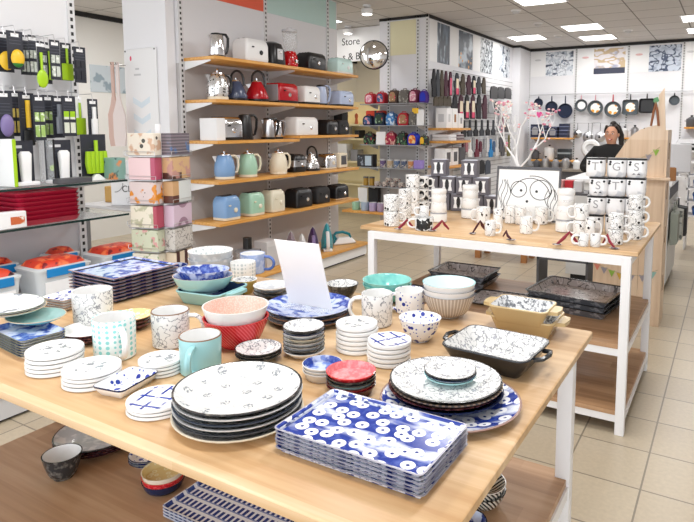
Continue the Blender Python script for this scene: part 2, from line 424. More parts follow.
# coloured header panels over the appliance wall and the cream panel on the block
def panel(name, mb, m, label, cat, group=None): return solo(name, mb, m, label, cat, group=group)
panel('header_board', MB().box(XA, XA+.005, 3.62, 4.64, 2.63, CEIL-.01), mat('coral_board', '#EE6A4C', .6), 'coral red header panel high on the appliance wall', 'panel')
panel('header_board', MB().box(XA, XA+.005, 4.69, 5.9, 2.63, CEIL-.01), mat('mint_board', '#C4E0DC', .6), 'pale mint header panel high on the appliance wall', 'panel')
p0, p1 = ay(390.5, 60, BY0), ay(416, 60, BY0)
panel('cream_board', MB().box(p0.x, p1.x, BY0-.006, BY0, ay(400, 55, BY0).z, CEIL-.05), mat('cream_board', '#E5DFBB', .6), 'cream panel at the top of the bag display block', 'panel')

# posters: each a thin board with its printed picture as a part
def poster_x(u0, u1, vt, vb, label, m, plain, g):          # on the right face of the block
    a, b = ax(u0, vt, BX+.004), ax(u1, vt, BX+.004); z0 = ax(u0, vb, BX+.004).z; z1 = min(a.z, CEIL-.05)
    t = thing('wall_poster', label, 'poster', (BX, a.y, z0), 0, g)
    part('board', MB().box(0, .004, 0, plain, 0, z1-z0), PAPER, t)
    part('picture', MB().box(.004, .0055, plain*.36, b.y-a.y, .01, z1-z0-.01), m, t)
def pic(name, base, layers): return mat(name, base, .5, layers=layers)
P_GLASS = pic('picture_glasses', '#39424F', [('#7F8EA0', ('noise', (7, 7, 3), .45, .75, 3)), ('#C9D3DC', ('noise', (14, 14, 5), .6, .72, 2))])
P_PLATE = pic('picture_table', '#46505F', [('#B9C4CF', ('noise', (3, 3, 5), .5, .62)), ('#D9A25B', ('dots', 12, 0, .3), ('slab', 2, 0, .22))])
P_CUT = pic('picture_cutlery', '#D8DDE2', [('#4A525C', ('line', (18, 18, 8), .5, .05, 2)), ('#2C323A', ('dots', 9, 0, .22))])
P_POTS = pic('picture_pots', '#E2E6EC', [('#A9B4C2', ('noise', (9, 9, 9), .5, .7, 2)), ('#3E485A', ('noise', (7, 7, 14), .58, .66, 1)), ('#6E7C90', ('line', 12, .45, .02, 1))])
P_FOOD = pic('picture_food', '#E6E1E4', [('#C9B18E', ('line', (5, 5, 9), .5, .05, 1)), ('#A5A8C0', ('noise', 5, .55, .7)), ('#2B3048', ('slab', 2, 0, .1))])
P_STAND = pic('picture_stand', '#CBD4E2', [('#9AA6BA', ('noise', (8, 8, 10), .48, .7, 3)), ('#4B5872', ('line', (7, 7, 7), .5, .03, 2)), ('#34405A', ('noise', (6, 6, 16), .6, .68, 1))])
G1 = 'posters along the top of the block'
q = [(436, 450, 21, 56, 'dark poster of glassware nearest the corner of the block', P_GLASS), (457, 473, 29, 62, 'blue grey poster with orange lights on the block', P_PLATE),
     (479, 493, 41, 71, 'pale poster of grey cutlery on the block', P_CUT), (500, 510, 45, 76, 'blue patterned poster farthest back on the block', P_POTS)]
us = [429.5, 450, 473, 493, 510]
for i, (u0, u1, vt, vb, lb, m) in enumerate(q):
    vt2 = 14+(us[i]-429)*.395
    a = ax(us[i], vt2, BX); b = ax(us[i+1], vt2, BX)
    z0 = 2.36
    t = thing('wall_poster', lb, 'poster', (BX, a.y+.01, z0), 0, G1)
    wd = b.y-a.y-.02
    part('board', MB().box(0, .004, 0, wd, 0, CEIL-.05-z0), PAPER, t)
    part('picture', MB().box(.004, .0055, wd*.36, wd, .0, CEIL-.06-z0), m, t)
G2 = 'posters above the hanging pans'
for us_, pic_, bot, m, lb in (((530.5, 575), (546, 574), 76, P_POTS, 'white poster of stacked cups and a pot above the blue pans'), ((577, 627), (594, 626), 73.5, P_FOOD, 'poster of a wooden spoon in a white pan'),
                              ((629, 682), (649, 682), 71, P_STAND, 'poster of a cake stand and glass dishes'), ((684, 700), (697, 700), 70, P_CUT, 'white poster cut off by the right edge of the back wall')):
    a = ay(us_[0], 60, YB); b = ay(us_[1], 60, YB); z0 = ay(600, 74, YB).z
    t = thing('wall_poster', lb, 'poster', (a.x, YB-.001, z0), 0, G2)
    part('board', MB().box(.01, b.x-a.x-.01, -.004, 0, 0, CEIL-.06-z0), PAPER, t)
    c, d = ay(pic_[0], 60, YB).x-a.x, ay(pic_[1], 60, YB).x-a.x
    part('picture', MB().box(c, d-.01, -.0055, -.004, .0, CEIL-.08-z0), m, t)
    mk = MB(); mk.ball((c*.5, -.006, .3), (.06, .004, .018), 4, 0, 6); part('emblem', mk, LGREY if 'spoon' not in lb and 'stand' not in lb else mat('pale_red_print', '#E3B9B9', .5), t)

# white column poster
A = ay(124, 50, 3.46); Bp = ay(156, 46.5, 3.46)
t = thing('poster_board', 'white poster board with pale blue arrows fixed to the column', 'poster', (A.x, 3.468, 1.2))
ph = A.z-1.2
part('board', MB().box(0, Bp.x-A.x, -.012, 0, 0, ph, .003), PAPER, t)
mk = MB(); mk.ball((.09, -.013, ph-.08), (.012, .002, .022), 4, 0, 6); part('emblem', mk, mat('pink_print', '#E0506E', .5), t)
ar = mat('pale_arrow_print', '#DDE8F0', .6)
for k in range(3):
    zc = ph*.52-k*.14; xm = (Bp.x-A.x)/2
    part('printed_arrow', MB().prism([(xm-.11, zc+.05), (xm, zc), (xm+.11, zc+.05), (xm+.11, zc), (xm, zc-.05), (xm-.11, zc)], -.0135, -.012, 'y'), ar, t)
mk = MB()
for k, w in ((0, .05), (1, .09)): mk.box(.17-w/2, .17+w/2, -.013, -.012, ph-.18-k*.05, ph-.165-k*.05)
part('printed_lines', mk, LGREY, t)
part('printed_tag', MB().box(.20, .235, -.0135, -.012, .12, .14), GREY, t)
for sx in (.02, Bp.x-A.x-.02): part('fixing_screw', MB().at(sx, -.012, ph-.015, rx=PI/2).lathe([(.008, 0), (.006, .004)], 4), BLACK, t)

# ---------------------------------------------------------------- ceiling fittings
def ceiling_light(x, y, label, s=.5):
    t = thing('ceiling_light', label, 'ceiling light', (x, y, CEIL), 0, 'square panel lights in the ceiling')
    fr = MB()
    for a in ((-s/2-.02, s/2+.02, -s/2-.02, -s/2), (-s/2-.02, s/2+.02, s/2, s/2+.02), (-s/2-.02, -s/2, -s/2, s/2), (s/2, s/2+.02, -s/2, s/2)): fr.box(*a, -.012, 0)
    part('frame', fr, WMET, t); part('diffuser', MB().box(-s/2, s/2, -s/2, s/2, -.008, -.001), LIGHTM, t)
LX = -1.98
for x, y, lb in ((LX, 9.15, 'square lit ceiling panel above the blue pans, nearer of a pair'), (LX, 10.3, 'square lit ceiling panel close to the back wall over the pans'), (-2.98, 9.75, 'lit ceiling panel beside the block of gloves'),
                 (-2.0, 6.95, 'lit ceiling panel cut by the top of the view'), (-.42, 9.15, 'lit ceiling panel at the right edge of the view, nearer one'), (-.42, 10.3, 'lit ceiling panel at the right edge of the view, rear one'), (-5.0, 6.75, 'lit ceiling panel behind the appliance wall')):
    ceiling_light(x, y, lb)
def downlight(u, v, label):
    p = az(u, v, CEIL)
    t = thing('downlight', label, 'spotlight', (p.x, p.y, CEIL), 0, 'small round ceiling spotlights')
    part('collar', MB().lathe([(.05, 0), (.05, -.02), (.03, -.03)][::-1], 6), WMET, t)
    part('lamp_body', MB().lathe([(.062, -.11), (.07, -.09), (.07, -.05), (.03, -.03)], 8), WMET, t)
    part('lens', MB().lathe([(.04, -.118), (.058, -.112)], 8), LIGHTM, t)
downlight(367, 5, 'round white spotlight under the ceiling left of the block'); downlight(348, 26, 'smaller spotlight above the store sign')
for u, v, lb in ((516, 11, 'round smoke detector nearest the top of the view'), (538, 24, 'round ceiling detector between two lit panels'), (558, 36, 'ceiling detector closest to the back wall'), (628, 31, 'squat ceiling detector right of the lit panels')):
    p = az(u, v-1, CEIL)
    t = thing('smoke_detector', lb, 'detector', (p.x, p.y, CEIL), 0, 'detectors on the ceiling')
    part('base', MB().lathe([(.055, -.018), (.065, -.012), (.065, 0)], 8), WMET, t); part('cap', MB().lathe([(.03, -.045), (.045, -.035), (.05, -.018)], 8), LGREY, t)

# convex mirror
p = ay(374, 55, 6.7)
t = thing('convex_mirror', 'round convex security mirror with a black rim', 'mirror', tuple(p), math.atan2(-p.x, -p.y)*0+math.radians(24), rx=0)
def disc(rad, prof, seg=10): return MB().at(rx=PI/2).lathe(prof, seg)
R_ = 14.5*px(p)
part('rim', disc(0, [(R_*.94, -.02), (R_, -.012), (R_, .012), (R_*.94, .02)], 12), BLACK, t)
part('mirror_face', MB().at(rx=PI/2).lathe([(R_*.94, .012)]+[(R_*.94*math.cos(a*PI/16), .012+.07*math.sin(a*PI/16)) for a in range(1, 8)], 12), MIRROR, t)
part('bracket', MB().tube([(0, .02, 0), (0, .22, 0), (0, .40, .12)], .012), BLACK, t)

# hanging store sign
t = thing('store_sign', 'white overhead sign with thin black lettering behind the mirror', 'sign', (-5.9, 7.5, 0))
part('board', MB().box(0, 1.66, 0, .04, 2.46, CEIL-.01), PAPER, t)
tm = text_mesh('Store', .145, MBLACK); o = part('lettering', tm, None, t); o.location = (ay(347, 42, 7.49).x+5.9+.06, -.001, ay(347, 42, 7.49).z)
tm = text_mesh('s & Bl', .145, MBLACK); o = part('lettering', tm, None, t); o.location = (ay(349, 55.5, 7.49).x+5.9+.05, -.001, ay(347, 57, 7.49).z)
for x in (.2, 1.4): part('hanging_rod', MB().tube([(x, .02, CEIL-.01), (x, .02, CEIL)], .006), STEEL, t)

# ---------------------------------------------------------------- lights the place has
def area(x, y, z, sx, sy, power, rot=(0, 0, 0), col=(1, .99, .98)):
    l = bpy.data.lights.new('ceiling_lamp', 'AREA'); l.shape = 'RECTANGLE'; l.size = sx; l.size_y = sy; l.energy = power; l.color = col
    o = bpy.data.objects.new('ceiling_lamp', l); C.objects.link(o); o.location = (x, y, z); o.rotation_euler = rot
    return o
for x in (-2.0, -.42):
    for y in (.6, 2.3, 4.6, 6.95, 9.15, 10.3): area(x, y, CEIL-.03, .5, .5, 30 if y < 6 else 17)
area(-5.6, 4.5, CEIL-.03, .5, .5, 55); area(-5.0, 6.4, CEIL-.03, .5, .5, 8); area(-5.6, 9.4, CEIL-.03, .6, .6, 45, col=(1, .9, .72))
area(-2.98, 9.75, CEIL-.03, .5, .5, 12)
w = bpy.data.worlds.new('World'); sc.world = w; w.use_nodes = True
w.node_tree.nodes['Background'].inputs[0].default_value = (.93, .96, 1, 1); w.node_tree.nodes['Background'].inputs[1].default_value = 3.2
vs = sc.view_settings; vs.view_transform = 'Standard'; vs.look = 'None'; vs.gamma = 1; vs.use_curve_mapping = False; vs.exposure = -.54
# ---------------------------------------------------------------- tables
def table(name, label, x0, x1, y0, y1, z, lx0, lx1, ly0, ly1, shelves, extra_group='white framed display tables'):
    t = thing(name, label, 'table', ((x0+x1)/2, (y0+y1)/2, 0), 0, extra_group)
    cx, cy = (x0+x1)/2, (y0+y1)/2; L = .042
    part('tabletop', MB().box(x0-cx, x1-cx, y0-cy, y1-cy, z-.022, z, .003), BEECH, t)
    for X in (lx0, lx1):
        for Y in (ly0, ly1):
            part('leg', MB().box(X-L/2-cx, X+L/2-cx, Y-L/2-cy, Y+L/2-cy, 0, z-.022, .002), WMET, t)
    def rail(zz, h):
        for Y in (ly0, ly1): part('rail', MB().box(lx0+L/2-cx, lx1-L/2-cx, Y-.018-cy, Y+.018-cy, zz-h, zz), WMET, t)
        for X in (lx0, lx1): part('rail', MB().box(X-.018-cx, X+.018-cx, ly0+L/2-cy, ly1-L/2-cy, zz-h, zz), WMET, t)
    rail(z-.022, .042)
    for zz in shelves:
        rail(zz-.02, .036)
        poly = [(lx0+L/2-cx+.001, ly0-.02-cy), (lx1-L/2-cx-.001, ly0-.02-cy), (lx1-L/2-cx-.001, ly0+L/2-cy+.001), (lx1+.012-cx, ly0+L/2-cy+.001), (lx1+.012-cx, ly1-L/2-cy-.001), (lx1-L/2-cx-.001, ly1-L/2-cy-.001), (lx1-L/2-cx-.001, ly1+.02-cy),
                (lx0+L/2-cx+.001, ly1+.02-cy), (lx0+L/2-cx+.001, ly1-L/2-cy-.001), (lx0-.02-cx, ly1-L/2-cy-.001), (lx0-.02-cx, ly0+L/2-cy+.001), (lx0+L/2-cx+.001, ly0+L/2-cy+.001)]
        part('lower_shelf', MB().prism(poly, zz-.02, zz), WALNUT, t)
    return t
FT = table('display_table', 'beech topped display table in front, covered with crockery', -2.02, -.317, .667, 1.731, TZ, -1.94, -.372, .74, 1.675, (.475,))
RT = table('display_table', 'beech topped display table behind, with ink patterned mugs', -1.895, -.352, 2.965, 3.99, TZ, -1.80, -.398, 2.95, 3.85, (.45, .12))

# ---------------------------------------------------------------- appliance wall: boards with brackets, one per bay and level
def wall_shelf(y0, y1, z, label, m=BEECHY, xw=XA, xf=XAF, th=.028, gr='wooden shelves of the appliance wall'):
    t = thing('wall_shelf', label, 'shelf', (xw+.012, (y0+y1)/2, z), 0, gr)
    d = xf-xw-.012; h = (y1-y0)/2
    part('board', MB().box(.002, d, -h, h, -th, 0, .003), m, t)
    for y in (-h+.012, h-.012):
        part('bracket', MB().prism([(.002, -th), (d*.82, -th), (d*.82, -th-.012), (.002, -th-.075)], y-.003, y+.003, 'y'), WMET, t)
LV = [2.075, 1.72, 1.373, 1.03, .67]; LV3R = 1.405
NM = ['top', 'second', 'third', 'fourth', 'fifth']
for i, z in enumerate(LV):
    wall_shelf(3.605, 4.70, z, 'left half of the %s wooden appliance shelf' % NM[i])
    wall_shelf(4.703, 5.78, LV3R if i == 2 else z, 'right half of the %s wooden appliance shelf' % NM[i])
t = thing('base_unit', 'low wooden base shelf with white kickboard under the irons', 'base unit', (XA+.01, 4.72, 0))
part('board', MB().box(0, XAB-XA-.01, -1.07, 1.1, .13, .16, .004), BEECHY, t)
part('kickboard', MB().box(0, XAB-XA-.04, -1.06, 1.09, .02, .13), WPL, t); part('plinth', MB().box(.05, XAB-XA-.06, -1.05, 1.08, 0, .02), MBLACK, t)

# ---------------------------------------------------------------- utensil wall
t = thing('base_unit', 'low base shelf with grey kickboard along the utensil wall', 'base unit', (XL+.001, .9, 0))
part('board', MB().box(0, XLB-XL, -1.6, 1.38, .135, .165, .003), BEECHY, t)
part('kickboard', MB().box(.02, XLB-XL-.012, -1.59, 1.37, .018, .135), mat('grey_kickboard', (.6, .6, .61), .5), t); part('plinth', MB().box(.05, XLB-XL-.04, -1.58, 1.36, 0, .018), MBLACK, t)
BZ = .575
t = thing('wall_shelf', 'grey metal shelf holding the food boxes under the glass shelves', 'shelf', (XL+.002, 1.3, BZ), 0)
part('board', MB().box(0, .46, -1.5, .97, -.025, 0, .003), LGREY, t)
for y in (-.1, .95): part('bracket', MB().prism([(0, -.025), (.36, -.025), (.36, -.04), (0, -.1)], y-.003, y+.003, 'y'), WMET, t)
g1 = ax(60, 185.2, XLF).z; g2 = ax(60, 223, XLF).z
def glass_shelf(z, label):
    t = thing('glass_shelf', label, 'shelf', (XL+.002, 1.55, z), 0, 'glass shelves of the utensil wall')
    d = XLF-XL-.004
    part('pane', MB().box(0, d-.003, -.95, .77, -.008, 0), SHELFGLASS, t); part('front_edge', MB().box(d-.003, d, -.95, .77, -.011, .001), EDGE, t)
    for y in (-.35, .71): part('bracket', MB().prism([(0, -.008), (d*.8, -.008), (d*.8, -.018), (0, -.06)], y-.003, y+.003, 'y'), WMET, t)
glass_shelf(g1, 'upper glass shelf on the utensil wall'); glass_shelf(g2, 'lower glass shelf under the stack of red trays')

# things seen through the gap beside the utensil wall
t = thing('side_table', 'grey topped table glimpsed through the gap behind the lower glass shelf', 'table', (-5.0, 3.9, 0))
tp = az(88, 243, 0)
part('tabletop', MB().box(-.6, .55, -.35, .35, .70, .73, .004), GREYP, t)
for x in (-.55, .5):
    for y in (-.3, .3): part('leg', MB().box(x-.02, x+.02, y-.02, y+.02, 0, .70), GREY, t)
t = thing('clearance_sign', 'white sign with bold black capitals on a grey table', 'sign', (-4.95, 3.75, .73), math.radians(20))
part('board', MB().box(-.28, .28, -.01, .01, 0, .44, .004), PAPER, t)
o = part('lettering', text_mesh('CLEARANCE', .09, MBLACK), None, t); o.location = (.09, -.0105, .16)
part('corner_arc', MB().tube([(-.24+.09*math.cos(a*PI/16), -.0105, .40-.09+.09*math.sin(a*PI/16)-.09) for a in range(-8, 1)], .004, 4), GREY, t)
solo('gift_box', MB().box(-.09, .09, -.06, .06, 0, .16, .004), mat('gold_card', '#C79A4E', .5), 'gold gift box left of the clearance sign', 'box', (-5.42, 3.85, .73), .3)
solo('gift_box', MB().box(-.08, .08, -.05, .05, 0, .15, .004), mat('pale_lilac_card', '#D9D3DD', .5), 'pale box half hidden by the clearance sign', 'box', (-5.19, 3.88, .73), .1)
t = thing('desk_chair', 'black office chair, only its castor base showing through the gap', 'chair', (-4.3, 3.05, 0))
part('stem', MB().tube([(0, 0, .09), (0, 0, .42)], .025), BLACK, t); part('seat', MB().loft([(.2, .2, .08, .42), (.23, .22, .1, .44), (.23, .22, .1, .48), (.2, .2, .1, .5)], 4), MBLACK, t)
for k in range(5):
    a = k*2*PI/5+.4; c, s = math.cos(a), math.sin(a)
    lg = part('base_arm', MB().tube([(0, 0, .1), (.26*c, .26*s, .07)], [.025, .016]), BLACK, t)
    part('castor', MB().at(.26*c, .26*s, .03, rz=a).at(.26*c, .26*s, .03, rz=a, rx=PI/2).lathe([(.03, -.02), (.03, .02)], 5), BLACK, lg)
# ---------------------------------------------------------------- crockery shapes
def proj(p):
    c = _R.transposed() @ (Vector(p)-EYE); return PX+FPX*c.x/-c.z, PY-FPX*c.y/-c.z
def fit(u, vc, w, vb, k, z0=TZ):
    """round ware: rim ellipse centred at pixel (u, vc), w wide; foot (k of the rim) touches z0 at row vb -> x, y, radius, height"""
    lo, hi = .005, .3
    for _ in range(40):
        h = (lo+hi)/2; c = az(u, vc, z0+h); r = w*px(c)/2
        d = Vector((c.x, c.y, 0)).normalized()
        q = Vector((c.x, c.y, z0)) - d*r*k
        if proj(q)[1] > vb: hi = h
        else: lo = h
    return c.x, c.y, r, h
def plate_mb(R, h, flat=.62, foot=.55, sx=1.0, t=.003, corner=None, sy=None, lip=.0):
    """mats: 0 underside, 1 rim, 2 top"""
    foot = min(foot, .84); flat = max(flat, foot+.06)
    X = R*sx; Y = sy if sy else R; c = 99 if corner is None else corner
    def L(f, z):
        d = (1-f)*min(X, Y); return (X-d, Y-d, max(c-d, .002) if corner is not None else 99, z)
    return MB().loft([L(foot, 0), L(foot+.04, .0015), L(.9, h*.62), L(.985, h*.86), L(1, h), L(.965, h+.0003), L(.93, h*.72+t*.8), L(flat, t+.0015), L(flat*.4, t+.0012)], 10, [0, 0, 0, 1, 1, 2, 2, 2])
def bowl_mb(R, H, foot=.45, p=.5, t=.0035, e=1.0, ft=.05, bumps=0):
    n = 9; out = [(foot*R, 0), (foot*R*1.02, ft*H)]
    for i in range(1, n+1):
        q = i/n; out.append((foot*R + (R-foot*R)*q**p, ft*H + (1-ft)*H*q))
    ins = []
    for i in range(n, 0, -1):
        q = i/n; ins.append((max(foot*R + (R-foot*R)*q**p - t, .001), ft*H + (1-ft)*H*q + (t if i < n else 0)))
    ins.append((foot*R*.6, ft*H+t))
    return MB().lathe(out+ins, 12, [0]*(n)+[0, 1]+[2]*(len(out)+len(ins)-1-n-2), e=e)
def mug(name, label, x, y, z, R, H, m, hang, hm=None, cat='mug', taper=.96, inside=WHITEW, group=None, hl=None, rimm=None):
    t = thing(name, label, cat, (x, y, z), math.radians(hang), group)
    k = taper
    b = MB().lathe([(R*k*.9, 0), (R*k, .004), (R*(k+1)/2, H*.5), (R, H-.003), (R-.0012, H), (R-.0035, H-.001), (R*k-.004, .008), (R*.4, .007)], 12, [0, 0, 0, 1, 1, 2, 2])
    part('body', b, [m, rimm or m, inside], t)
    part('handle', MB().tube([(R*.97-.002, 0, H*.83)]+arc(R*.96+.012, H*.5, R*.42+.006, H*.33, 78, -78, 10)+[(R*.96-.001, 0, H*.17)], .0058, 7, flat=1.35), hm or m, t, hl)
    return t
SEP = .0006
def stack(name, cat, group, x, y, z, items, desc, yaw=0, jit=.0012, noun=None):
    """items from the bottom: (mesh-builder, mats, rise above the one below, text)"""
    n = len(items)
    for i, (mb, mats, rise, tx) in enumerate(items):
        z += rise
        lab = (tx or desc) + rank(i, n)
        solo(name, mb, mats, lab, cat, (x+random.uniform(-jit, jit), y+random.uniform(-jit, jit), z), yaw+random.uniform(-.005, .005), group)
    return z

# ---------------------------------------------------------------- front table, near edge
# dinner plates, middle of the front edge
x, y, R, h = fit(238.5, 385.5, 127, 444, .8)
P = [(CREAM, CREAM, 'dinner plate in the front centre stack'), (GREYW, DARKW, 0), (GREYPLATE, WHITEW, 0), (GREYPLATE, DARKW, 0), (WHITEW, GREYW, 0), (GREYPLATE, DARKW, 0)]
hp = .02; s_ = max((h-hp)/5, .0066)
its = []
UNDER = [mat('tan_stoneware', '#B59C86', .3, layers=[((.1, .09, .09), ('petal', 60, .5))]), GREYW, mat('charcoal_under', (.07, .075, .085), .25), WHITEW, mat('slate_under', '#3E4654', .25), DARKW]
for i in range(6):
    its.append((plate_mb(R*(1.02 if i == 0 else 1), hp, foot=.72, t=.0045), [[CREAM, UNDER[0], UNDER[4], UNDER[2], UNDER[4], UNDER[2]][i], [CREAM, UNDER[2], WHITEW, UNDER[4], WHITEW, DARKW][i], GREYPLATE], 0 if i == 0 else s_, 'grey sprigged dinner plate in the front centre pile'))
stack('dinner_plate', 'plate', 'dinner plates in the front centre pile', x, y, TZ, its, '')

# indigo platters, front right
its = []
for i in range(6):
    m = plate_mb(.150, .013, foot=.86, flat=.86, corner=.012, sy=.095, t=.003)
    its.append((m, [SHIBEDGE, mat('indigo_rim', '#A8A6B2', .3) if i == 0 else bpy.data.materials['indigo_rim'], SHIBORI], 0 if i == 0 else .0070, 'rectangular blue and white ring patterned platter'))
stack('platter', 'platter', 'ring patterned platters on the front table', -.532, .868, TZ, its, '', .0, .0012)

# plate pile at the right edge
x, y, R, h = fit(450, 397, 141, 432.6, .75)
solo('serving_plate', plate_mb(R, h, foot=.6, flat=.6), [mat('indigo_underside', '#6A5A62', .3), mat('rust_rim', '#8A6A60', .3), SHIBORI], 'large indigo ringed plate beneath the round pile by the right edge', 'plate', (x, y, TZ), .4)
z = TZ+.0075
c = az(445.5, 379, TZ+.045); R2 = 112*px(c)/2
MIX = [(UNDER[4], NAVYW, NAVYW), (MAROONW, MAROONW, MAROONW), (mat('brown_under', '#6B4A3E', .3), UNDER[0], UNDER[0]), (DARKW, DARKW, GREYPRINT)]
TX = ['navy dinner plate on the indigo plate, lowest of its pile', 'maroon dinner plate second lowest in the right edge pile', 'brown edged dinner plate just under the floral one at right', 'white floral dinner plate with dark rim carrying three small dishes']
for i in range(4):
    solo('dinner_plate', plate_mb(R2, .019, foot=.6, t=.0045, flat=.66), list(MIX[i]), TX[i], 'plate', (c.x+[.004, -.003, .002, 0][i], c.y, z), i*1.3, 'dinner plates in the right edge pile'); z += .0075
z = z-.0075+.0062
c = az(450, 370.3, z+.02); R3 = 52*px(c)/2
TX = ['aqua side dish lowest of three on the floral plate', 'navy rimmed side dish in the middle of three on the floral plate', 'pale floral side dish topmost on the floral plate']
MM = [(AQUAW, AQUAW, AQUAW), (WHITEW, NAVYW, WHITEW), (DARKW, DARKW, GREYPRINT)]
for i in range(3):
    solo('small_dish', plate_mb(R3, .013, foot=.5, t=.0036), list(MM[i]), TX[i], 'dish', (c.x+(.001 if i == 1 else 0), c.y, z), i, 'small dishes on the floral plate'); z += .0055

# black baking dish
def baking_dish(name, label, x, y, z, hx, hy, H, r, mo, mi, along='x', handles='loop', rz=0, group=None, hm=None, sl=.022, rim=None):
    t = thing(name, label, 'baking dish', (x, y, z), rz, group)
    L = lambda d, zz: (hx-d, hy-d, max(r-d*.6, .006), zz)
    b = MB().loft([L(sl, 0), L(sl-.004, .004), L(.002, H-.006), L(0, H-.003), L(.001, H), L(.006, H), L(.008, H-.004), L(sl+.002, .009), L(sl+.02, .007)], 6, [0, 0, 0, 1, 1, 2, 2, 2])
    part('body', b, [mo, rim or mo, mi], t)
    for s in (-1, 1):
        if handles == 'loop':
            pa = [(s*(hx-.004), -.035, H-.012), (s*(hx+.016), -.028, H-.008), (s*(hx+.022), 0, H-.006), (s*(hx+.016), .028, H-.008), (s*(hx-.004), .035, H-.012)]
            part('handle', MB().tube(pa, .006, 6), hm or mo, t)
        else:
            w2 = hy*.55
            part('handle', MB().prism([(s*(hx-.006), -w2), (s*(hx+.022), -w2*.8), (s*(hx+.026), 0), (s*(hx+.022), w2*.8), (s*(hx-.006), w2)], H-.013, H-.003), hm or mo, t)
    return t
MTDARK = mat('black_stoneware', (.018, .02, .023), .22)
baking_dish('baking_dish', 'large black baking dish with pale floral inside and loop handles', -.478, 1.368, TZ, .112, .095, .055, .03, MTDARK, GREYPRINT, rz=-.06, sl=.032)
# butter coloured square dishes nested behind it
baking_dish('baking_dish', 'butter yellow square dish, lower of two nested behind the black dish', -.483, 1.648, TZ, .092, .074, .05, .02, BUTTER, DARKFLOR, handles='tab', group='nested yellow baking dishes')
baking_dish('baking_dish', 'butter yellow square dish with dark floral inside, upper of two', -.49, 1.622, TZ+.035, .084, .066, .05, .02, BUTTER, DARKFLOR, handles='tab', group='nested yellow baking dishes')

# ---------------------------------------------------------------- little stacks in the middle of the table
def disc_mb(R, h, foot=.93, rim=.0015, rec=.0015):
    return MB().lathe([(R*foot, 0), (R, h*.3), (R, h-.002), (R*.985, h), (R*.9, h), (R*.86, h-rec), (R*.4, h-rec)], 11, [0, 0, 0, 0, 1, 1])
def coasters(u, vc, w, vb, n, topm, desc, k=.95, side=WHITEW, mats=None):
    x, y, R, h = fit(u, vc, w, vb, k)
    hh = h/n
    its = [(disc_mb(R*(1 if not mats else random.uniform(.985, 1)), hh-.0004), [mats[i] if mats else side, topm if i == n-1 else side], 0 if i == 0 else hh, desc) for i in range(n)]
    stack('small_plate', 'small plate', desc+'s', x, y, TZ, its, '', random.uniform(0, 3), .0015)
SPRIG = ware('white_with_sprigs', (.88, .88, .87), [((.28, .3, .32), ('noise', 75, .55, .6, 2), ('rad', 0, .036))])
coasters(54.5, 348, 53, 377, 5, SPRIG, 'round white small plate at the far left front corner', .92)
coasters(91.5, 365.5, 55, 391, 4, SPRIG, 'round white small plate beside the blue spotted dish', .92)
coasters(161, 357.5, 43, 378.5, 4, SPRIG, 'round white small plate in front of the floral mug', .93)
coasters(357, 322, 42, 356, 6, SPRIG, 'round white small plate in front of the grey mug', .93)
coasters(389, 338.5, 44, 369, 5, BLUELINE, 'round small plate under a blue grid top', .93)
coasters(158, 397, 60, 419.5, 3, BLUELINE, 'round blue brushed small plate left of the dinner plates', .9)

def bowls(u, vc, w, vb, k, specs, name='bowl', cat='bowl', p=.5, group=None, z0=TZ, rise=None, frac=.6, e=1.0, yaw=0, foot=None):
    """nested bowls from the bottom; specs: (outside, rim, inside, label)"""
    x, y, R, h = fit(u, vc, w, vb, k, z0)
    n = len(specs); H = h*frac if n > 1 else h; rise = (h-H)/(n-1) if n > 1 else 0
    t_ = min(.0035, max(rise*.6, .0015)) if n > 1 else .0035
    for i, (mo, mr, mi, lb) in enumerate(specs):
        solo(name, bowl_mb(R, H, foot or k, p, t_, e), [mo, mr, mi], lb, cat, (x, y, z0+i*max(rise, t_+.0012)), yaw+i*.4*(e == 1), group)
    return x, y, R, h
NB = 'small dish in the dark rimmed stack before the card'
k7 = [(WHITEW, WHITEW, WHITEW), (DARKW, DARKW, WHITEW), (GREYW, DARKW, WHITEW), (WHITEW, DARKW, WHITEW), (CREAM, DARKW, WHITEW), (WHITEW, NAVYW, WHITEW), (DARKW, DARKW, GREYPRINT)]
x, y, R, h = fit(303.7, 325, 41.6, 360.5, .8)
z = TZ
for i, (a, b_, c_) in enumerate(k7):
    solo('small_dish', plate_mb(R, .0165, foot=.66, t=.0038), [a, b_, c_], NB+rank(i, 7), 'dish', (x, y, z), i, 'small dishes stacked before the card'); z += max((h-.0165)/6, .0066)
x, y, R, h = fit(258.5, 349, 46, 366, .75); z = TZ
for i in range(3):
    solo('small_dish', plate_mb(R, .019, foot=.6, t=.004), [DARKW, DARKW, GREYPRINT], 'dark rimmed grey dish in front of the red bowl'+rank(i, 3), 'dish', (x, y, z), i, 'grey dishes in front of the red bowl'); z += max((h-.019)/2, .0068)
x, y, R, h = fit(322.5, 362.5, 40, 384, .85); z = TZ
for i in range(3):
    solo('small_dish', plate_mb(R, .02, foot=.8, t=.0045), [WHITEW, WHITEW, BLUEMARB if i == 2 else WHITEW], 'white dish with blue marbled inside behind the red dishes'+rank(i, 3), 'dish', (x, y, z), i, 'white dishes behind the red dishes'); z += max((h-.02)/2, .0075)
x, y, R, h = fit(351, 370, 50, 401, .85); z = TZ
K5 = [(MAROONW, MAROONW, 'maroon'), (REDW, MAROONW, 'dull red'), (AQUAW, DARKW, 'aqua'), (DARKW, DARKW, 'black'), (REDW, REDW, 'coral topped red')]
for i, (a, b_, nm) in enumerate(K5):
    solo('small_dish', plate_mb(R, .02, foot=.8, t=.0045), [a, b_, CORALW if i == 4 else a], nm+' small dish in the mixed red stack behind the platters'+rank(i, 5), 'dish', (x, y, z), i, 'mixed red stack behind the platters'); z += max((h-.02)/4, .0075)

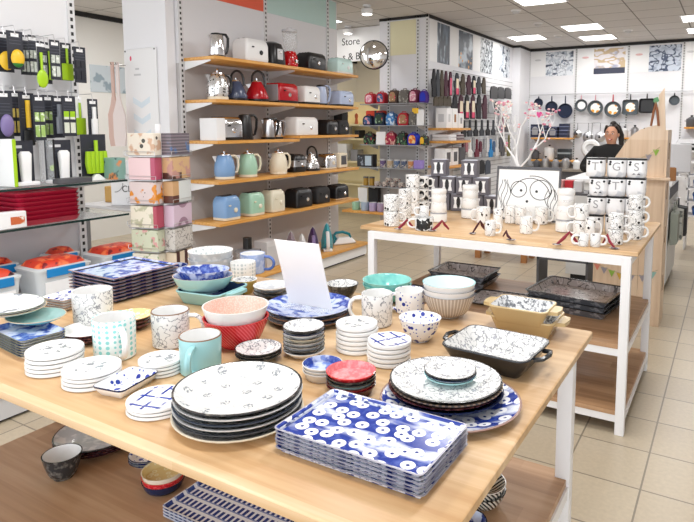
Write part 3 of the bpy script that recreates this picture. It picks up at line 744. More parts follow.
# bowls
bowls(235.6, 304.5, 65, 350, .42, [(REDBOWL, REDBOWL, REDW, 'red chevron textured bowl holding a white bowl'), (WHITEW, WHITEW, PINKW, 'white bowl with speckled pink inside, nested in the red bowl')], p=.42, frac=.72)
bowls(449, 281.5, 53, 319, .42, [(RIBW, NAVYW, WHITEW, 'taupe ribbed bowl lowest of three at the back right'), (WHITEW, NAVYW, WHITEW, 'white bowl in the middle of three at the back right'), (WHITEW, AQUAW, mat('ice_blue_glaze', '#DCEBEE', .14), 'pale ice blue bowl topmost of three at the back right')], p=.45, frac=.68)
bowls(387, 279, 49, 303, .42, [(TEALW, TEALW, TEALW, 'mint green bowl, lower of two behind the grey mug'), (TEALW, TEALW, TEALW, 'mint green bowl, upper of two behind the grey mug')], p=.45, frac=.8)
bowls(342, 283, 33, 299, .42, [(DARKW, DARKW, GREYPRINT, 'small black bowl with white inside right of the card')], p=.45)
bowls(420, 317, 42.5, 343, .42, [(BLUESPOT, BLUESPOT, BLUESPOT, 'white bowl with cobalt spots in front of the spotted cup')], p=.5)
x, y, R, h = fit(203, 273, 60, 299, .5, TZ+.02)
baking_dish('baking_dish', 'square teal dish with dark inside under the oval teal bowl', x+.02, y+.02, TZ, .092, .088, .046, .025, AQUAW, NAVYW, handles='none' if 0 else 'tab', rz=.12)
solo('bowl', bowl_mb(R, h-.02, .5, .45, e=.8), [mat('teal_oval_glaze', '#A5D8DC', .16), mat('sand_rim', '#D8C3B0', .2), BLUEMARB], 'oval teal bowl with sand rim and indigo inside', 'bowl', (x, y, TZ+.034), .55)
zb = TZ+.034+.02
solo('bowl', bowl_mb(R*.86, h*.72, .5, .45, e=.8), [BLUEMARB, BLUEMARB, BLUEMARB], 'indigo and white bowl sitting inside the oval teal bowl', 'bowl', (x-.003, y+.004, zb), .55)
bowls(210.5, 250, 44, 281, .5, [(GREYW, GREYW, WHITEW, 'pale grey patterned bowl, lower of two at the back left'), (GREYW, WHITEW, GREYDOT, 'white lined grey bowl, upper of two at the back left')], p=.45, frac=.75)
bowls(175, 265, 24, 285, .5, [(BLUEMARB, BLUEMARB, BLUEDARK, 'indigo bowl beside the long blue trays')], p=.45)

# mugs
def mug_px(u, vrim, w, vb, lb, m, ang, hm=None, z0=TZ, name='mug', **k):
    x, y, R, h = fit(u, vrim, w, vb, .92, z0)
    return mug(name, lb, x, y, z0, R, h, m, ang, hm, **k)
BR = mat('brown_rim', '#8B6A52', .25)
mug_px(170, 309.5, 37, 350, 'white mug with faint grey floral left of the teal mug', GREYPRINT, 35, rimm=BR)
mug_px(200, 334, 41.5, 378.5, 'plain pale teal mug beside the dinner plates', AQUAW, 298, rimm=BR)
mug_px(113.5, 316.5, 41, 363, 'white and aqua dotted mug with a white handle', AQUADOT, -20, WHITEW)
mug_px(243, 261.5, 25, 284, 'grey dotted mug at the back beside the blue mug', GREYDOT, 110, WHITEW)
mug_px(252.5, 253, 25, 275, 'blue and white mug with a blue handle at the back', BLUEMUG, 25, mat('blue_handle', '#5A78C0', .2))
mug_px(377, 292.5, 31.5, 329, 'grey floral mug with white handle turned left', GREYPRINT, 205, WHITEW)
mug_px(410, 289.5, 30, 316, 'white cup with cobalt spots behind the spotted bowl', BLUESPOT, 215)
bowls(245, 279, 24, 294.5, .62, [(mat('ochre_glaze', '#C2A45C', .25), WHITEW, GREYPRINT, 'small ochre bowl with white floral inside beside the teal oval')], p=.6)

# blue plates under the card, and the card
x, y, R, h = fit(309, 303.5, 87, 329, .72); z = TZ
for i in range(3):
    solo('serving_plate', plate_mb(R, .018, foot=.6), [DARKW, BR if i < 2 else BLUEMARB, BLUEMARB], 'blue marbled plate under the white card'+rank(i, 3), 'plate', (x, y, z), i, 'blue marbled plates under the card'); z += max((h-.018)/2, .0066)
zc = z-max((h-.018)/2, .0066)+.0062
t = thing('card_stand', 'tall blank white sign card leaning on the blue marbled plates', 'sign', (-1.094, 1.425, zc), math.radians(1.5))
cw, ch = .161, .222
part('card', MB().at(rx=math.radians(17.5)).box(-cw/2, cw/2, -.0015, .0015, .001, ch), PAPER, t)
part('foot', MB().box(-cw/2, cw/2, -.05, -.001, 0, .0025), CLEAR, t)

# small grey plates between mugs and card
x, y, R, h = fit(272, 284.5, 37, 300, .75); z = TZ
for i in range(3):
    solo('small_dish', plate_mb(R, .016, foot=.6, t=.004), [DARKW if i < 2 else GREYW, DARKW if i < 2 else WHITEW, GREYW], 'grey dish stacked just left of the white card'+rank(i, 3), 'dish', (x, y, z), i, 'grey dishes left of the card'); z += max((h-.016)/2, .007)

# ---------------------------------------------------------------- left end of the table
a, b_, c_ = az(113, 284.5, TZ+.085), az(113, 305, TZ), az(168, 291, TZ)
yawT = 0.0
for i in range(7):
    solo('serving_tray', plate_mb(.13, .014, foot=.9, flat=.88, corner=.012, sy=.135, t=.004), [mat('dark_edge_glaze', '#2A2024', .3) if i == 0 else bpy.data.materials['dark_edge_glaze'], mat('pinkish_rim', '#A88880', .3) if i == 0 else bpy.data.materials['pinkish_rim'], BLUEMARB],
         'blue patterned tray with dark edges at the left end'+rank(i, 7), 'tray', (-1.732-.13, 1.205+.135+.0, TZ+i*.0118), random.uniform(-.01, .01), 'blue trays at the left end of the table')
p = az(27, 361, TZ)
xs, ys = p.x-.085, p.y+.052
for i in range(7):
    solo('square_plate', plate_mb(.095, .014, foot=.7, flat=.75, corner=.018, sy=.058, t=.003), [WHITEW, mat('olive_rim', '#6F7663', .3) if i == 0 else bpy.data.materials['olive_rim'], BLUEMARB],
         'square blue and white plate at the far left'+rank(i, 7), 'plate', (xs, ys, TZ+i*.0066), -.1+random.uniform(-.01, .01), 'square blue plates at the far left')
zt = TZ+6*.0066+.0148
c = az(36, 315, zt+.016); solo('oval_plate', plate_mb(.08, .016, foot=.55, sy=.07), [TEALW, mat('sand_edge', '#C9B79A', .3), mat('sea_green_glaze', '#8FB7B4', .16)], 'sea green oval plate under two white ovals at the left', 'plate', (c.x, c.y, zt), .15, 'oval plates on the square blue plates')
c = az(2, 309, zt+.024)
solo('oval_plate', plate_mb(.125, .016, foot=.55, sy=.098), [WHITEW, bpy.data.materials['sand_edge'], WHITEW], 'white oval plate, lower of two on the square plates', 'plate', (c.x, c.y, zt+.0175), .2, 'oval plates on the square blue plates')
solo('oval_plate', plate_mb(.125, .016, foot=.55, sy=.098), [WHITEW, bpy.data.materials['olive_rim'], ware('white_with_ink', (.86, .87, .88), [((.25, .27, .3), ('noise', 28, .6, .66, 2))])], 'white oval plate, upper of two on the square plates', 'plate', (c.x-.002, c.y-.003, zt+.0245), .2, 'oval plates on the square blue plates')
p = az(65, 309, TZ)
for i in range(4):
    solo('square_plate', plate_mb(.055, .013, foot=.75, flat=.75, corner=.012, sy=.055, t=.004), [WHITEW, BR, BLUESPOT if i == 3 else WHITEW], 'small square blue spotted plate behind the floral mug'+rank(i, 4), 'plate', (p.x-.02, p.y+.02, TZ+i*.0085), .1, 'small square plates behind the floral mug')
x, y, R, h = fit(89, 328, 54, 346, .8); z = TZ
for i in range(3):
    solo('dinner_plate', plate_mb(R, .018, foot=.65), [MAROONW, MAROONW, WHITEW], 'white plate with maroon underside below the floral mug'+rank(i, 3), 'plate', (x, y, z), i, 'maroon backed plates at the left'); z += max((h-.018)/2, .0066)
zl = z-max((h-.018)/2, .0066)
mug_px(92, 289.5, 38, 326, 'white mug with grey leaf drawing standing on plates', GREYPRINT, 150, z0=zl+.0052)
x, y, R, h = fit(132, 314, 40, 332, .8); z = TZ
for i in range(3):
    solo('dinner_plate', plate_mb(R, .018, foot=.65), [MAROONW, MAROONW if i < 2 else YELW, YELW], 'yellow plate with dark underside behind the aqua mug'+rank(i, 3), 'plate', (x, y, z), i, 'yellow plates behind the aqua mug'); z += max((h-.018)/2, .0066)
p0, p1, p2, p3 = az(95.7, 381.5, .925), az(134, 367, .925), az(153, 373.4, .925), az(121, 390.5, .925)
cc = (p0+p1+p2+p3)/4
solo('small_dish', plate_mb(.06, .024, foot=.62, flat=.7, corner=.014, sy=.042), [WHITEW, NAVYW, BLUESPOT], 'rectangular white dish with cobalt spots, low sided', 'dish', (cc.x, cc.y, TZ), math.atan2(p2.y-p3.y, p2.x-p3.x)*0+1.75)

# ---------------------------------------------------------------- lower shelf of the front table
SZ = .4758
x, y, R, h = fit(97, 431, 79, 459, .8, SZ); z = SZ
for i in range(4):
    solo('dinner_plate', plate_mb(R, .022, foot=.6), [MAROONW if i < 3 else UNDER[4], MAROONW if i < 3 else DARKW, GREYW], 'grey plate with dark rim on the lower shelf'+rank(i, 4), 'plate', (x, y, z), i, 'grey plates on the lower shelf'); z += max((h-.022)/3, .0062)
bowls(62, 453, 37, 481, .5, [(DARKW, DARKW, WHITEW, 'black bowl with white inside at the shelf left end')], z0=SZ)
x, y, R, h = fit(147, 453, 35, 470, .8, SZ); z = SZ
for i in range(3):
    solo('small_dish', plate_mb(R, .016, foot=.6), [WHITEW, NAVYW, BLUESPOT], 'small blue spotted dish on the lower shelf'+rank(i, 3), 'dish', (x, y, z), i, 'blue spotted dishes on the lower shelf'); z += max((h-.016)/2, .006)
x, y, R, h = fit(163, 469, 41.5, 497, .9, SZ); z = SZ
for i, (m, nm) in enumerate(((NAVYW, 'navy'), (REDW, 'red'), (CREAM, 'yellow lined cream'))):
    solo('small_bowl', bowl_mb(R, .026, .8, .6, .0025), [m, CREAM if i == 2 else m, YELW], nm+' small bowl on the lower shelf'+rank(i, 3), 'bowl', (x, y, z), i, 'small bowls on the lower shelf'); z += max((h-.026)/2, .0095)
ta, tb = az(160, 505, SZ+.037), az(209, 475, SZ+.037)
TRH = (tb.y-ta.y)/2; TRY = (ta.y+tb.y)/2; TRX = (ta.x+tb.x)/2+.165
print('TRAY', TRX, TRY, TRH)
for i in range(4):
    solo('serving_tray', plate_mb(.165, .012, foot=.85, flat=.86, corner=.012, sy=TRH, t=.003), [BLUEBANDS, BLUEBANDS, BLUEBANDS], 'indigo dash patterned tray on the lower shelf'+rank(i, 4), 'tray', (TRX, TRY, SZ+i*.0085), .02+random.uniform(-.01, .01), 'dash patterned trays on the lower shelf')
bowls(299, 513, 38, 528, .6, [(AQUAW, WHITEW, GREYPRINT, 'pale aqua dish beside the dash patterned trays')], z0=SZ)
bowls(481, 480, 50, 511, .5, [(LATTICE, DARKW, WHITEW, 'black lattice patterned bowl on the lower shelf, lower of two'), (LATTICE, WHITEW, LATTICE, 'black lattice patterned bowl on the lower shelf, upper of two')], z0=SZ, frac=.7)
bowls(470, 519, 34, 534, .5, [(NAVYW, NAVYW, BLUEDARK, 'dark blue bowl in front of the lattice bowls')], z0=SZ)
# ---------------------------------------------------------------- appliances
def kettle(label, x, y, z, s, style, m, yaw=0, acc=CHROME, hm=None, group='kettles on the appliance wall'):
    """yaw: direction the handle points"""
    t = thing('kettle', label, 'kettle', (x, y, z), yaw, group)
    hm = hm or BLACK
    if style == 'dome':
        part('base', MB().lathe([(.075*s, 0), (.08*s, .004), (.08*s, .02*s), (.076*s, .024*s)], 9), CREAM if m not in (CHROME, STEEL) else BLACK, t)
        pr = [(.078, .024), (.084, .05), (.083, .1), (.074, .15), (.058, .185), (.05, .196)]
        part('body', MB().lathe([(r*s, q*s) for r, q in pr], 10), m, t)
        part('lid', MB().lathe([(.05*s, .196*s), (.048*s, .204*s), (.02*s, .214*s), (.008*s, .217*s), (.011*s, .228*s), (.006*s, .238*s)], 8), acc, t)
        part('spout', MB().prism([(-.066*s, .19*s), (-.1*s, .187*s), (-.073*s, .135*s)], -.014*s, .014*s, 'y'), acc, t)
        part('handle', MB().tube([(.05*s, 0, .188*s), (.085*s, 0, .19*s), (.108*s, 0, .165*s), (.112*s, 0, .11*s), (.1*s, 0, .06*s), (.08*s, 0, .05*s)], .011*s, 7, flat=1.4), hm, t)
    elif style == 'pyramid':
        part('base', MB().lathe([(.098*s, 0), (.1*s, .006*s), (.1*s, .02*s), (.096*s, .024*s)], 9), BLACK, t)
        part('body', MB().lathe([(.094*s, .024*s), (.096*s, .04*s), (.075*s, .1*s), (.045*s, .155*s), (.04*s, .165*s)], 10), m, t)
        part('lid', MB().lathe([(.04*s, .165*s), (.036*s, .175*s), (.012*s, .182*s), (.012*s, .195*s)], 8), acc, t)
        part('spout', MB().prism([(-.05*s, .15*s), (-.092*s, .142*s), (-.062*s, .105*s)], -.012*s, .012*s, 'y'), acc, t)
        part('handle', MB().tube([(-.038*s, 0, .165*s)]+arc(.012*s, .17*s, .055*s, .085*s, 150, 0, 8)+[(.07*s, 0, .13*s)], .01*s, 7, flat=1.4), hm, t)
    else:                                     # jug
        part('base', MB().lathe([(.075*s, 0), (.078*s, .006*s), (.078*s, .022*s)], 9), BLACK, t)
        part('body', MB().lathe([(.07*s, .022*s), (.073*s, .03*s), (.06*s, .2*s), (.055*s, .21*s)], 10), m, t)
        part('lid', MB().lathe([(.055*s, .21*s), (.05*s, .225*s), (.02*s, .232*s)], 8), BLACK if m is not WPL else m, t)
        part('spout', MB().prism([(-.055*s, .208*s), (-.082*s, .206*s), (-.062*s, .16*s)], -.014*s, .014*s, 'y'), m, t)
        part('handle', MB().tube([(.045*s, 0, .222*s), (.09*s, 0, .222*s), (.112*s, 0, .19*s), (.108*s, 0, .11*s), (.092*s, 0, .05*s), (.07*s, 0, .04*s)], .012*s, 7, flat=1.5), hm, t)
    return t
def toaster(label, x, y, z, lx, ly, h, m, slots=2, base=BLACK, dial=CHROME, yaw=0, end=None, band=None, group='toasters on the appliance wall'):
    """lx: depth into the shelf, ly: along the shelf; the lever end faces +x"""
    t = thing('toaster', label, 'toaster', (x, y, z), yaw, group)
    part('base', MB().loft([(lx/2-.012, ly/2-.012, .02, 0), (lx/2-.004, ly/2-.004, .022, .006), (lx/2-.002, ly/2-.002, .024, h*.13)], 4), base, t)
    r = min(.045, ly*.3)
    part('body', MB().loft([(lx/2-.001, ly/2-.001, r*.6, h*.13), (lx/2, ly/2, r*.7, h*.3), (lx/2, ly/2, r*.7, h*.72), (lx/2-.008, ly/2-.008, r*.7, h*.9), (lx/2-.025, ly/2-.025, r*.6, h)], 5), m, t)
    along = lx >= ly
    for k in range(slots):
        o = (k-(slots-1)/2)
        if along: bx = (-lx*.36, lx*.3, o*ly*.3-.011, o*ly*.3+.011)
        else: bx = (o*lx*.3-.011, o*lx*.3+.011, -ly*.4, ly*.4) if slots == 2 else ((o*lx*.18-.008, o*lx*.18+.008, -ly*.4, ly*.4))
        part('slot', MB().box(bx[0], bx[1], bx[2], bx[3], h-.001, h+.0035), MBLACK, t)
    part('lever', MB().box(lx/2, lx/2+.014, -ly*.25-.012, -ly*.25+.012, h*.6, h*.66, .003), dial if dial != CHROME else BLACK, t)
    part('dial', MB().at(lx/2, ly*.12 if slots == 2 else 0, h*.42, ry=PI/2).lathe([(.021, 0), (.021, .006), (.014, .012)], 7), dial, t)
    if band: part('band', MB().loft([(lx/2+.001, ly/2+.001, r*.7, h*.32), (lx/2+.001, ly/2+.001, r*.7, h*.68)], 5, cap=(False, False)), band, t)
    if end:
        part('end_panel', MB().box(-lx*.42, lx*.42, -ly/2-.006, -ly/2, h*.1, h*.92, .002), end, t)
    return t
AX = -3.86
def ay_on(u, v, x=AX): return ax(u, v, x).y
Z = [z+.0008 for z in LV]; Z3R = LV3R+.0008
SPK = mat('speckled_chrome', (.8, .8, .8), .2, .8, layers=[((.05, .05, .05), ('dots', 40, 0, .3))])
REDSP = mat('red_speckle', '#C3121C', .2, layers=[((.9, .75, .75), ('dots', 42, 0, .22))])
# top shelf
kettle('tall chrome kettle with black handle at the left of the top shelf', AX, ay_on(217, 55), Z[0], .92, 'jug', CHROME, 1.2)
toaster('long white toaster with black display on the top shelf', AX+.02, ay_on(249, 58), Z[0], .19, .30, .20, WPL, 2, WPL, BLACK)
t = thing('coffee_machine', 'black domed machine between white toaster and red blender', 'coffee machine', (AX, ay_on(272, 61), Z[0]))
part('body', MB().loft([(.1, .1, .04, 0), (.105, .105, .05, .02), (.1, .1, .06, .14), (.08, .085, .06, .2), (.04, .05, .05, .22)], 5), BLACK, t); part('front_panel', MB().box(.1, .106, -.04, .04, .05, .15, .002), LGREY, t); part('button', MB().at(.106, 0, .12, ry=PI/2).lathe([(.015, 0), (.012, .006)], 6), CHROME, t)
def blender_(label, x, y, z, m):
    t = thing('jug_blender', label, 'blender', (x, y, z), 0)
    part('base', MB().lathe([(.075, 0), (.08, .01), (.078, .1), (.06, .15), (.055, .16)], 9), m, t)
    part('dial', MB().at(.078, 0, .06, ry=PI/2).lathe([(.022, 0), (.018, .012)], 7), CHROME, t)
    j = part('jar', MB().lathe([(.05, .16), (.056, .17), (.075, .345), (.077, .35)], 9, cap=(True, False)), CLEAR, t)
    part('lid', MB().lathe([(.077, .35), (.078, .372), (.03, .375), (.028, .392)], 8), LGREY, t)
    part('handle', MB().tube([(0, .07, .33), (0, .11, .325), (0, .118, .27), (0, .105, .2), (0, .06, .19)], .009, 6), LGREY, t)
blender_('red jug blender with a clear glass jar on the top shelf', AX, ay_on(290, 64), Z[0], REDSP)
toaster('black four slice toaster at the middle of the top shelf', AX, ay_on(311, 66), Z[0], .2, .30, .175, BLACK, 4)
toaster('pale mint toaster at the right end of the top shelf', AX+.03, ay_on(338, 70), Z[0], .17, .3, .17, mat('icy_mint_enamel', '#CDEBE8', .25), 2, WPL, WPL)
# second shelf
kettle('chrome speckled dome kettle at the left of the second shelf', AX, ay_on(218, 97), Z[1], 1.12, 'dome', SPK, 1.2, CHROME)
kettle('slate grey pyramid kettle behind the speckled chrome kettle', AX-.01, ay_on(237, 97), Z[1], 1.05, 'pyramid', mat('slate_enamel', '#46506A', .2), 1.0)
kettle('glossy red pyramid kettle with black handle', AX, ay_on(257, 99), Z[1], 1.12, 'pyramid', RED, .9)
toaster('red four slice toaster with a grey end panel', AX, ay_on(281, 101), Z[1], .22, .3, .19, RED, 4, BLACK, CHROME, end=GREY)
toaster('plain white toaster right of the red toaster', AX+.02, ay_on(305, 103), Z[1], .19, .26, .185, WPL, 2)
kettle('pale blue jug kettle between white and blue toasters', AX, ay_on(321, 104), Z[1], .95, 'jug', mat('powder_blue', '#B9C8E6', .25), 1.0, hm=mat('powder_handle', '#B9C8E6', .25))
toaster('powder blue toaster at the right end of the second shelf', AX+.02, ay_on(340, 106), Z[1], .18, .27, .17, bpy.data.materials['powder_blue'], 2, BLACK)
# third shelf
toaster('chrome four slice toaster with white end panel on the third shelf', AX-.02, ay_on(227, 140), Z[2], .22, .24, .20, CHROME, 4, BLACK, CHROME, end=None, band=None)
solo('toaster_box', MB().box(-.1, .1, -.05, .05, 0, .19, .003), PAPER, 'white carton beside the chrome four slice toaster', 'box', (AX+.02, 3.675, Z[2]), 0)
kettle('tall steel jug kettle with a broad black handle on the third shelf', AX, ay_on(245, 139), Z[2], 1.0, 'jug', BLACK, 1.0)
kettle('brushed steel jug kettle alone on the third shelf', AX+.03, ay_on(266, 140), Z[2], .88, 'jug', STEEL, 1.0)
kettle('steel jug kettle half hidden behind the brushed steel one', AX-.04, ay_on(280, 138), Z[2], .8, 'jug', CHROME, 1.0, hm=GREY)
toaster('large plain white toaster on the third shelf', AX, ay_on(301, 133), Z3R, .2, .36, .185, WPL, 2, WPL)
toaster('glossy black toaster right of the large white toaster', AX+.02, ay_on(325, 133), Z3R, .2, .2, .16, BLACK, 2)
toaster('small black toaster at the right end of the third shelf', AX+.02, ay_on(337, 133), Z3R, .18, .2, .16, MBLACK, 2)
solo('carton', MB().box(-.06, .06, -.06, .06, 0, .26, .003), MBLACK, 'tall black carton behind the small black toaster', 'box', (AX-.13, ay_on(341, 132, AX-.13), Z3R), 0)
# fourth shelf
kettle('pale blue dome kettle with cream base on the fourth shelf', AX, ay_on(225, 181), Z[3], 1.08, 'dome', PBLUE, 1.0, CHROME, CREAM)
kettle('mint green dome kettle with cream base on the fourth shelf', AX, ay_on(248, 178), Z[3], 1.08, 'dome', MINT, 1.0, CHROME, CREAM)
kettle('cream dome kettle on the fourth shelf', AX+.02, ay_on(277, 175.5), Z[3], 1.06, 'dome', CREAM, 1.0, CHROME, CREAM)
toaster('black and steel toaster right of the cream kettle', AX-.03, ay_on(296, 172), Z[3], .2, .2, .18, BLACK, 2, BLACK, CHROME, band=STEEL)
kettle('black and steel pyramid kettle on the fourth shelf', AX, ay_on(311, 172), Z[3], 1.0, 'pyramid', SPK, 1.0)
toaster('chrome toaster with cream trim on the fourth shelf', AX, ay_on(326, 169), Z[3], .18, .2, .165, CHROME, 2, CREAM, CREAM)
t = thing('radio', 'small white framed box with dark front on the fourth shelf', 'radio', (AX+.02, ay_on(338, 168), Z[3]))
part('case', MB().box(-.06, .06, -.08, .08, 0, .17, .01), CREAM, t); part('dark_panel', MB().box(.06, .064, -.05, .05, .04, .14), DGREY, t); part('foot', MB().box(-.05, .05, -.06, .06, -.0005, 0), BLACK, t)
# fifth shelf
def retro(lb, u, v, m): return toaster(lb, AX+.02, ay_on(u, v, AX+.02), Z[4], .17, .20, .215, m, 2, CREAM, CREAM)
retro('pale blue toaster with cream base on the fifth shelf', 227, 220, PBLUE); retro('mint green toaster with cream base on the fifth shelf', 252, 216, MINT); retro('cream toaster with cream dial on the fifth shelf', 273, 213, mat('ivory_enamel', '#E3DDC8', .22))
toaster('black two slice toaster right of the cream toaster', AX+.02, ay_on(297, 208), Z[4], .19, .26, .19, BLACK, 2)
toaster('black toaster in the middle of the three black ones', AX, ay_on(318, 204), Z[4], .18, .24, .175, MBLACK, 2)
toaster('black toaster with chrome base at the right end of the fifth shelf', AX, ay_on(337, 201), Z[4], .18, .25, .17, BLACK, 2, CHROME)
# on the base shelf
def iron(label, x, y, z, m, m2, yaw, stand=True, s=1.0):
    t = thing('steam_iron', label, 'iron', (x, y, z), yaw, 'steam irons on the base shelf')
    # built standing on its heel: tip up (z), sole faces +x
    def outline(k, o=0): return [(-.055*k, .0+o), (-.055*k, .08), (-.04*k, .16), (-.018*k, .225), (0, .25-o), (.018*k, .225), (.04*k, .16), (.055*k, .08), (.055*k, 0+o)]
    R_ = lambda mb: mb if stand else mb.at(.0, .0, .0, ry=PI/2)
    def P(k0, d0, d1, tp): 
        mb = MB()
        if not stand: mb.at(-.125, 0, .0, ry=PI/2)
        else: mb.at(0, 0, 0)
        return mb.prism([(a*s, b*s) for a, b in outline(k0)], d0*s, d1*s, 'x', taper=tp)
    sg = 1 if stand else 1
    part('soleplate', P(1.0, .0, .012, 0) if stand else MB().at(-.125*s, 0, 0).prism([(b*s, a*s) for a, b in outline(1.0)], 0, .012*s, 'z'), STEEL, t)
    if stand:
        part('body', MB().prism([(a*s*.96, b*s) for a, b in outline(1)], -.06*s, 0, 'x', taper=-.0).at(), m, t) if 0 else part('body', MB().prism([(a*s*.96, b*s*.97+.003) for a, b in outline(1)], 0, -.06*s, 'x', taper=.45), m, t)
        part('handle', MB().tube([(-.05*s, 0, .17*s), (-.085*s, 0, .16*s), (-.11*s, 0, .11*s), (-.11*s, 0, .05*s), (-.09*s, 0, .015*s), (-.05*s, 0, .02*s)], .014*s, 7, flat=1.2), m2, t)
        part('heel', MB().box(-.1*s, 0, -.04*s, .04*s, 0, .02*s, .004), m2, t)
    else:
        part('body', MB().at(-.125*s, 0, 0).prism([(b*s*.97+.003, a*s*.96) for a, b in outline(1)], .012*s, .07*s, 'z', taper=.45), m, t)
        part('handle', MB().tube([(.06*s, 0, .06*s), (.05*s, 0, .095*s), (-.02*s, 0, .12*s), (-.09*s, 0, .115*s), (-.11*s, 0, .09*s), (-.09*s, 0, .05*s)], .014*s, 7, flat=1.2), m2, t)
        part('heel', MB().box(-.125*s, -.105*s, -.035*s, .035*s, .012, .1*s, .004), m2, t)
    return t
BZs = .1608; IX = -3.76
MAUVE = mat('mauve_plastic', '#8E7C86', .4)
iron('mauve grey steam iron, leftmost on the base shelf', IX, ax(291, 247, IX).y, BZs, MAUVE, GREY, 2.3, True, 1.2)
iron('small white steam iron beside the mauve one', IX, ax(302, 248, IX).y, BZs, WPL, LGREY, 2.3, True, 1.0)
iron('dark purple steam iron standing on its heel', IX, ax(313, 248, IX).y, BZs, PURPLE, mat('violet_trim', '#8D7AA6', .3), 2.3, True, 1.18)
iron('teal and white steam iron standing on its heel', IX, ax(327, 249, IX).y, BZs, mat('teal_trim', '#3FA6B5', .3), WPL, 2.3, True, 1.2)
iron('teal and white steam iron lying flat at the right end', IX-.02, ax(346, 246, IX).y, BZs, WPL, mat('deep_teal', '#0E7C8C', .3), .9, False, 1.15)
t = thing('food_processor', 'food processor with a tall black column on the base shelf', 'food processor', (IX, ax(248, 268, IX).y, BZs))
part('base', MB().loft([(.1, .1, .03, 0), (.11, .11, .04, .02), (.09, .09, .04, .1)], 5), DGREY, t); part('bowl', MB().lathe([(.07, .1), (.1, .11), (.105, .2), (.108, .205)], 9, cap=(True, False)), CLEAR, t)
part('lid', MB().lathe([(.11, .205), (.11, .215), (.04, .225)], 9), GREY, t); part('feed_tube', MB().loft([(.035, .03, .015, .22), (.035, .03, .015, .33)], 4), BLACK, t); part('handle', MB().tube([(0, .1, .2), (0, .16, .19), (0, .16, .13), (0, .1, .12)], .012, 6), BLACK, t)
t = thing('blender_box', 'pale boxed appliance between the food processor and the irons', 'box', (IX-.05, ax(271, 258, IX).y, BZs))
part('carton', MB().box(-.08, .08, -.09, .09, 0, .25, .003), mat('pale_grey_carton', (.66, .65, .66), .5), t); part('printed_front', MB().box(.08, .0815, -.07, .07, .03, .2), LGREY, t)

# ---------------------------------------------------------------- utensil wall: cards on hooks
INK = mat('card_charcoal', '#2A2C36', .5, layers=[('#5B606C', ('stripe', 2, 60, .12), ('slab', 1, -.03, .03), ('slab', 2, .13, .19))])
HC = [0]
def hook_card(u, v_top, w, h, label, tool, m, sub=None, x=None, rzz=.0, cm=None, n=1):
    """a card with a tool on it, hanging from a wall hook; faces the aisle (+x)"""
    HC[0] += 1; x = XL+(.09, .16, .23)[HC[0] % 3]; w *= .82
    p = ax(u, v_top, x); z = p.z-h
    t = thing('utensil_card', label, 'utensil', (x, p.y, z), rzz, 'utensils hanging on the left wall')
    part('card', MB().box(-.002, .002, -w/2, w/2, 0, h), cm or INK, t)
    part('hang_tab', MB().box(.002, .0025, -.02, .02, h-.03, h-.012), PAPER, t)
    part('hook', MB().tube([(XL-x+.002, 0, h+.03), (-.004, 0, h+.03), (.006, 0, h-.016), (.012, 0, h-.018)], .0025, 5), STEEL, t)
    b = MB(); lb = None
    if tool == 'spoon': b.tube([(.012, 0, h*.75), (.012, 0, h*.3)], [.008, .006], 6); b.ball((.014, 0, h*.18), (.01, .032, .05), 5)
    elif tool == 'peeler': b.tube([(.012, 0, h*.8), (.014, .005, h*.4), (.012, 0, h*.1)], [.01, .014, .011], 6)
    elif tool == 'spatula': b.tube([(.012, 0, h*.85), (.012, 0, h*.45)], [.007, .007], 6); b.box(.008, .016, -.035, .035, .0, h*.45, .004)
    elif tool == 'cutter': b.ball((.02, 0, h*.28), (.02, w*.42, h*.24), 6); 
    elif tool == 'strips': 
        b.box(.002, .006, -w*.4, -w*.05, h*.08, h*.34); b.box(.002, .006, w*.05, w*.4, h*.08, h*.34); b.box(.002, .006, -w*.4, -w*.05, h*.42, h*.62); b.box(.002, .006, w*.05, w*.4, h*.42, h*.62)
    elif tool == 'grater': b.loft([(.012, w*.3, .01, h*.1, .014, 0), (.012, w*.3, .01, h*.5, .014, 0)], 3); b.tube([(.014, 0, h*.5), (.014, 0, h*.8)], .012, 6)
    elif tool == 'brush': b.box(.006, .02, -.028, .028, -.02, h*.25, .005); b.tube([(.013, 0, h*.25), (.013, 0, h*.85)], .012, 6)
    elif tool == 'holder': b.loft([(.02, w*.26, .02, h*.05, .024, 0), (.022, w*.3, .02, h*.45, .024, 0)], 4); b.tube([(.024, 0, h*.45), (.024, 0, h*.72)], .012, 6)
    part(tool if tool not in ('strips', 'holder') else ('picture_patches' if tool == 'strips' else 'brush_holder'), b, m, t)
    return t
PATCH = mat('card_photos', '#C9CFC6', .5, layers=[('#6B7F5A', ('noise', 60, .55, .62)), ('#E9ECE6', ('dots', 40, 0, .25))])
hook_card(3, 32, .11, .21, 'yellow lemon squeezer on a dark card at the far left edge', 'cutter', YEL)
hook_card(14, 31, .1, .2, 'dark card with green rimmed yellow juicer below it', 'cutter', mat('green_rim_yellow', '#E7B92A', .4, layers=[('#2F7D32', ('slab', 2, -1, .03))]))
hook_card(24, 35, .07, .22, 'dark card with four small photos, left of the green spoons', 'strips', PATCH)
hook_card(31.5, 35, .05, .22, 'narrow dark card with photo patches overlapping its neighbour', 'strips', PATCH, x=XL+.19)
hook_card(39, 41, .035, .25, 'lime green long spoon left of the lime peelers', 'spoon', LIME, x=XL+.2)
hook_card(44, 42, .06, .2, 'dark card with patches beside the lime long spoon', 'strips', PATCH)
hook_card(48, 43, .03, .23, 'lime green slim peeler in the upper row', 'peeler', LIME, x=XL+.19)
hook_card(54, 40, .07, .22, 'tall dark card with photo patches behind the lime tongs', 'strips', PATCH)
hook_card(65, 43, .08, .22, 'lime green spatula on a card at the right of the top row', 'spatula', LIME, x=XL+.18)
hook_card(79, 47, .09, .21, 'plain dark card at the right end of the top row', 'strips', mat('dark_patch', '#22242C', .5), x=XL+.2)
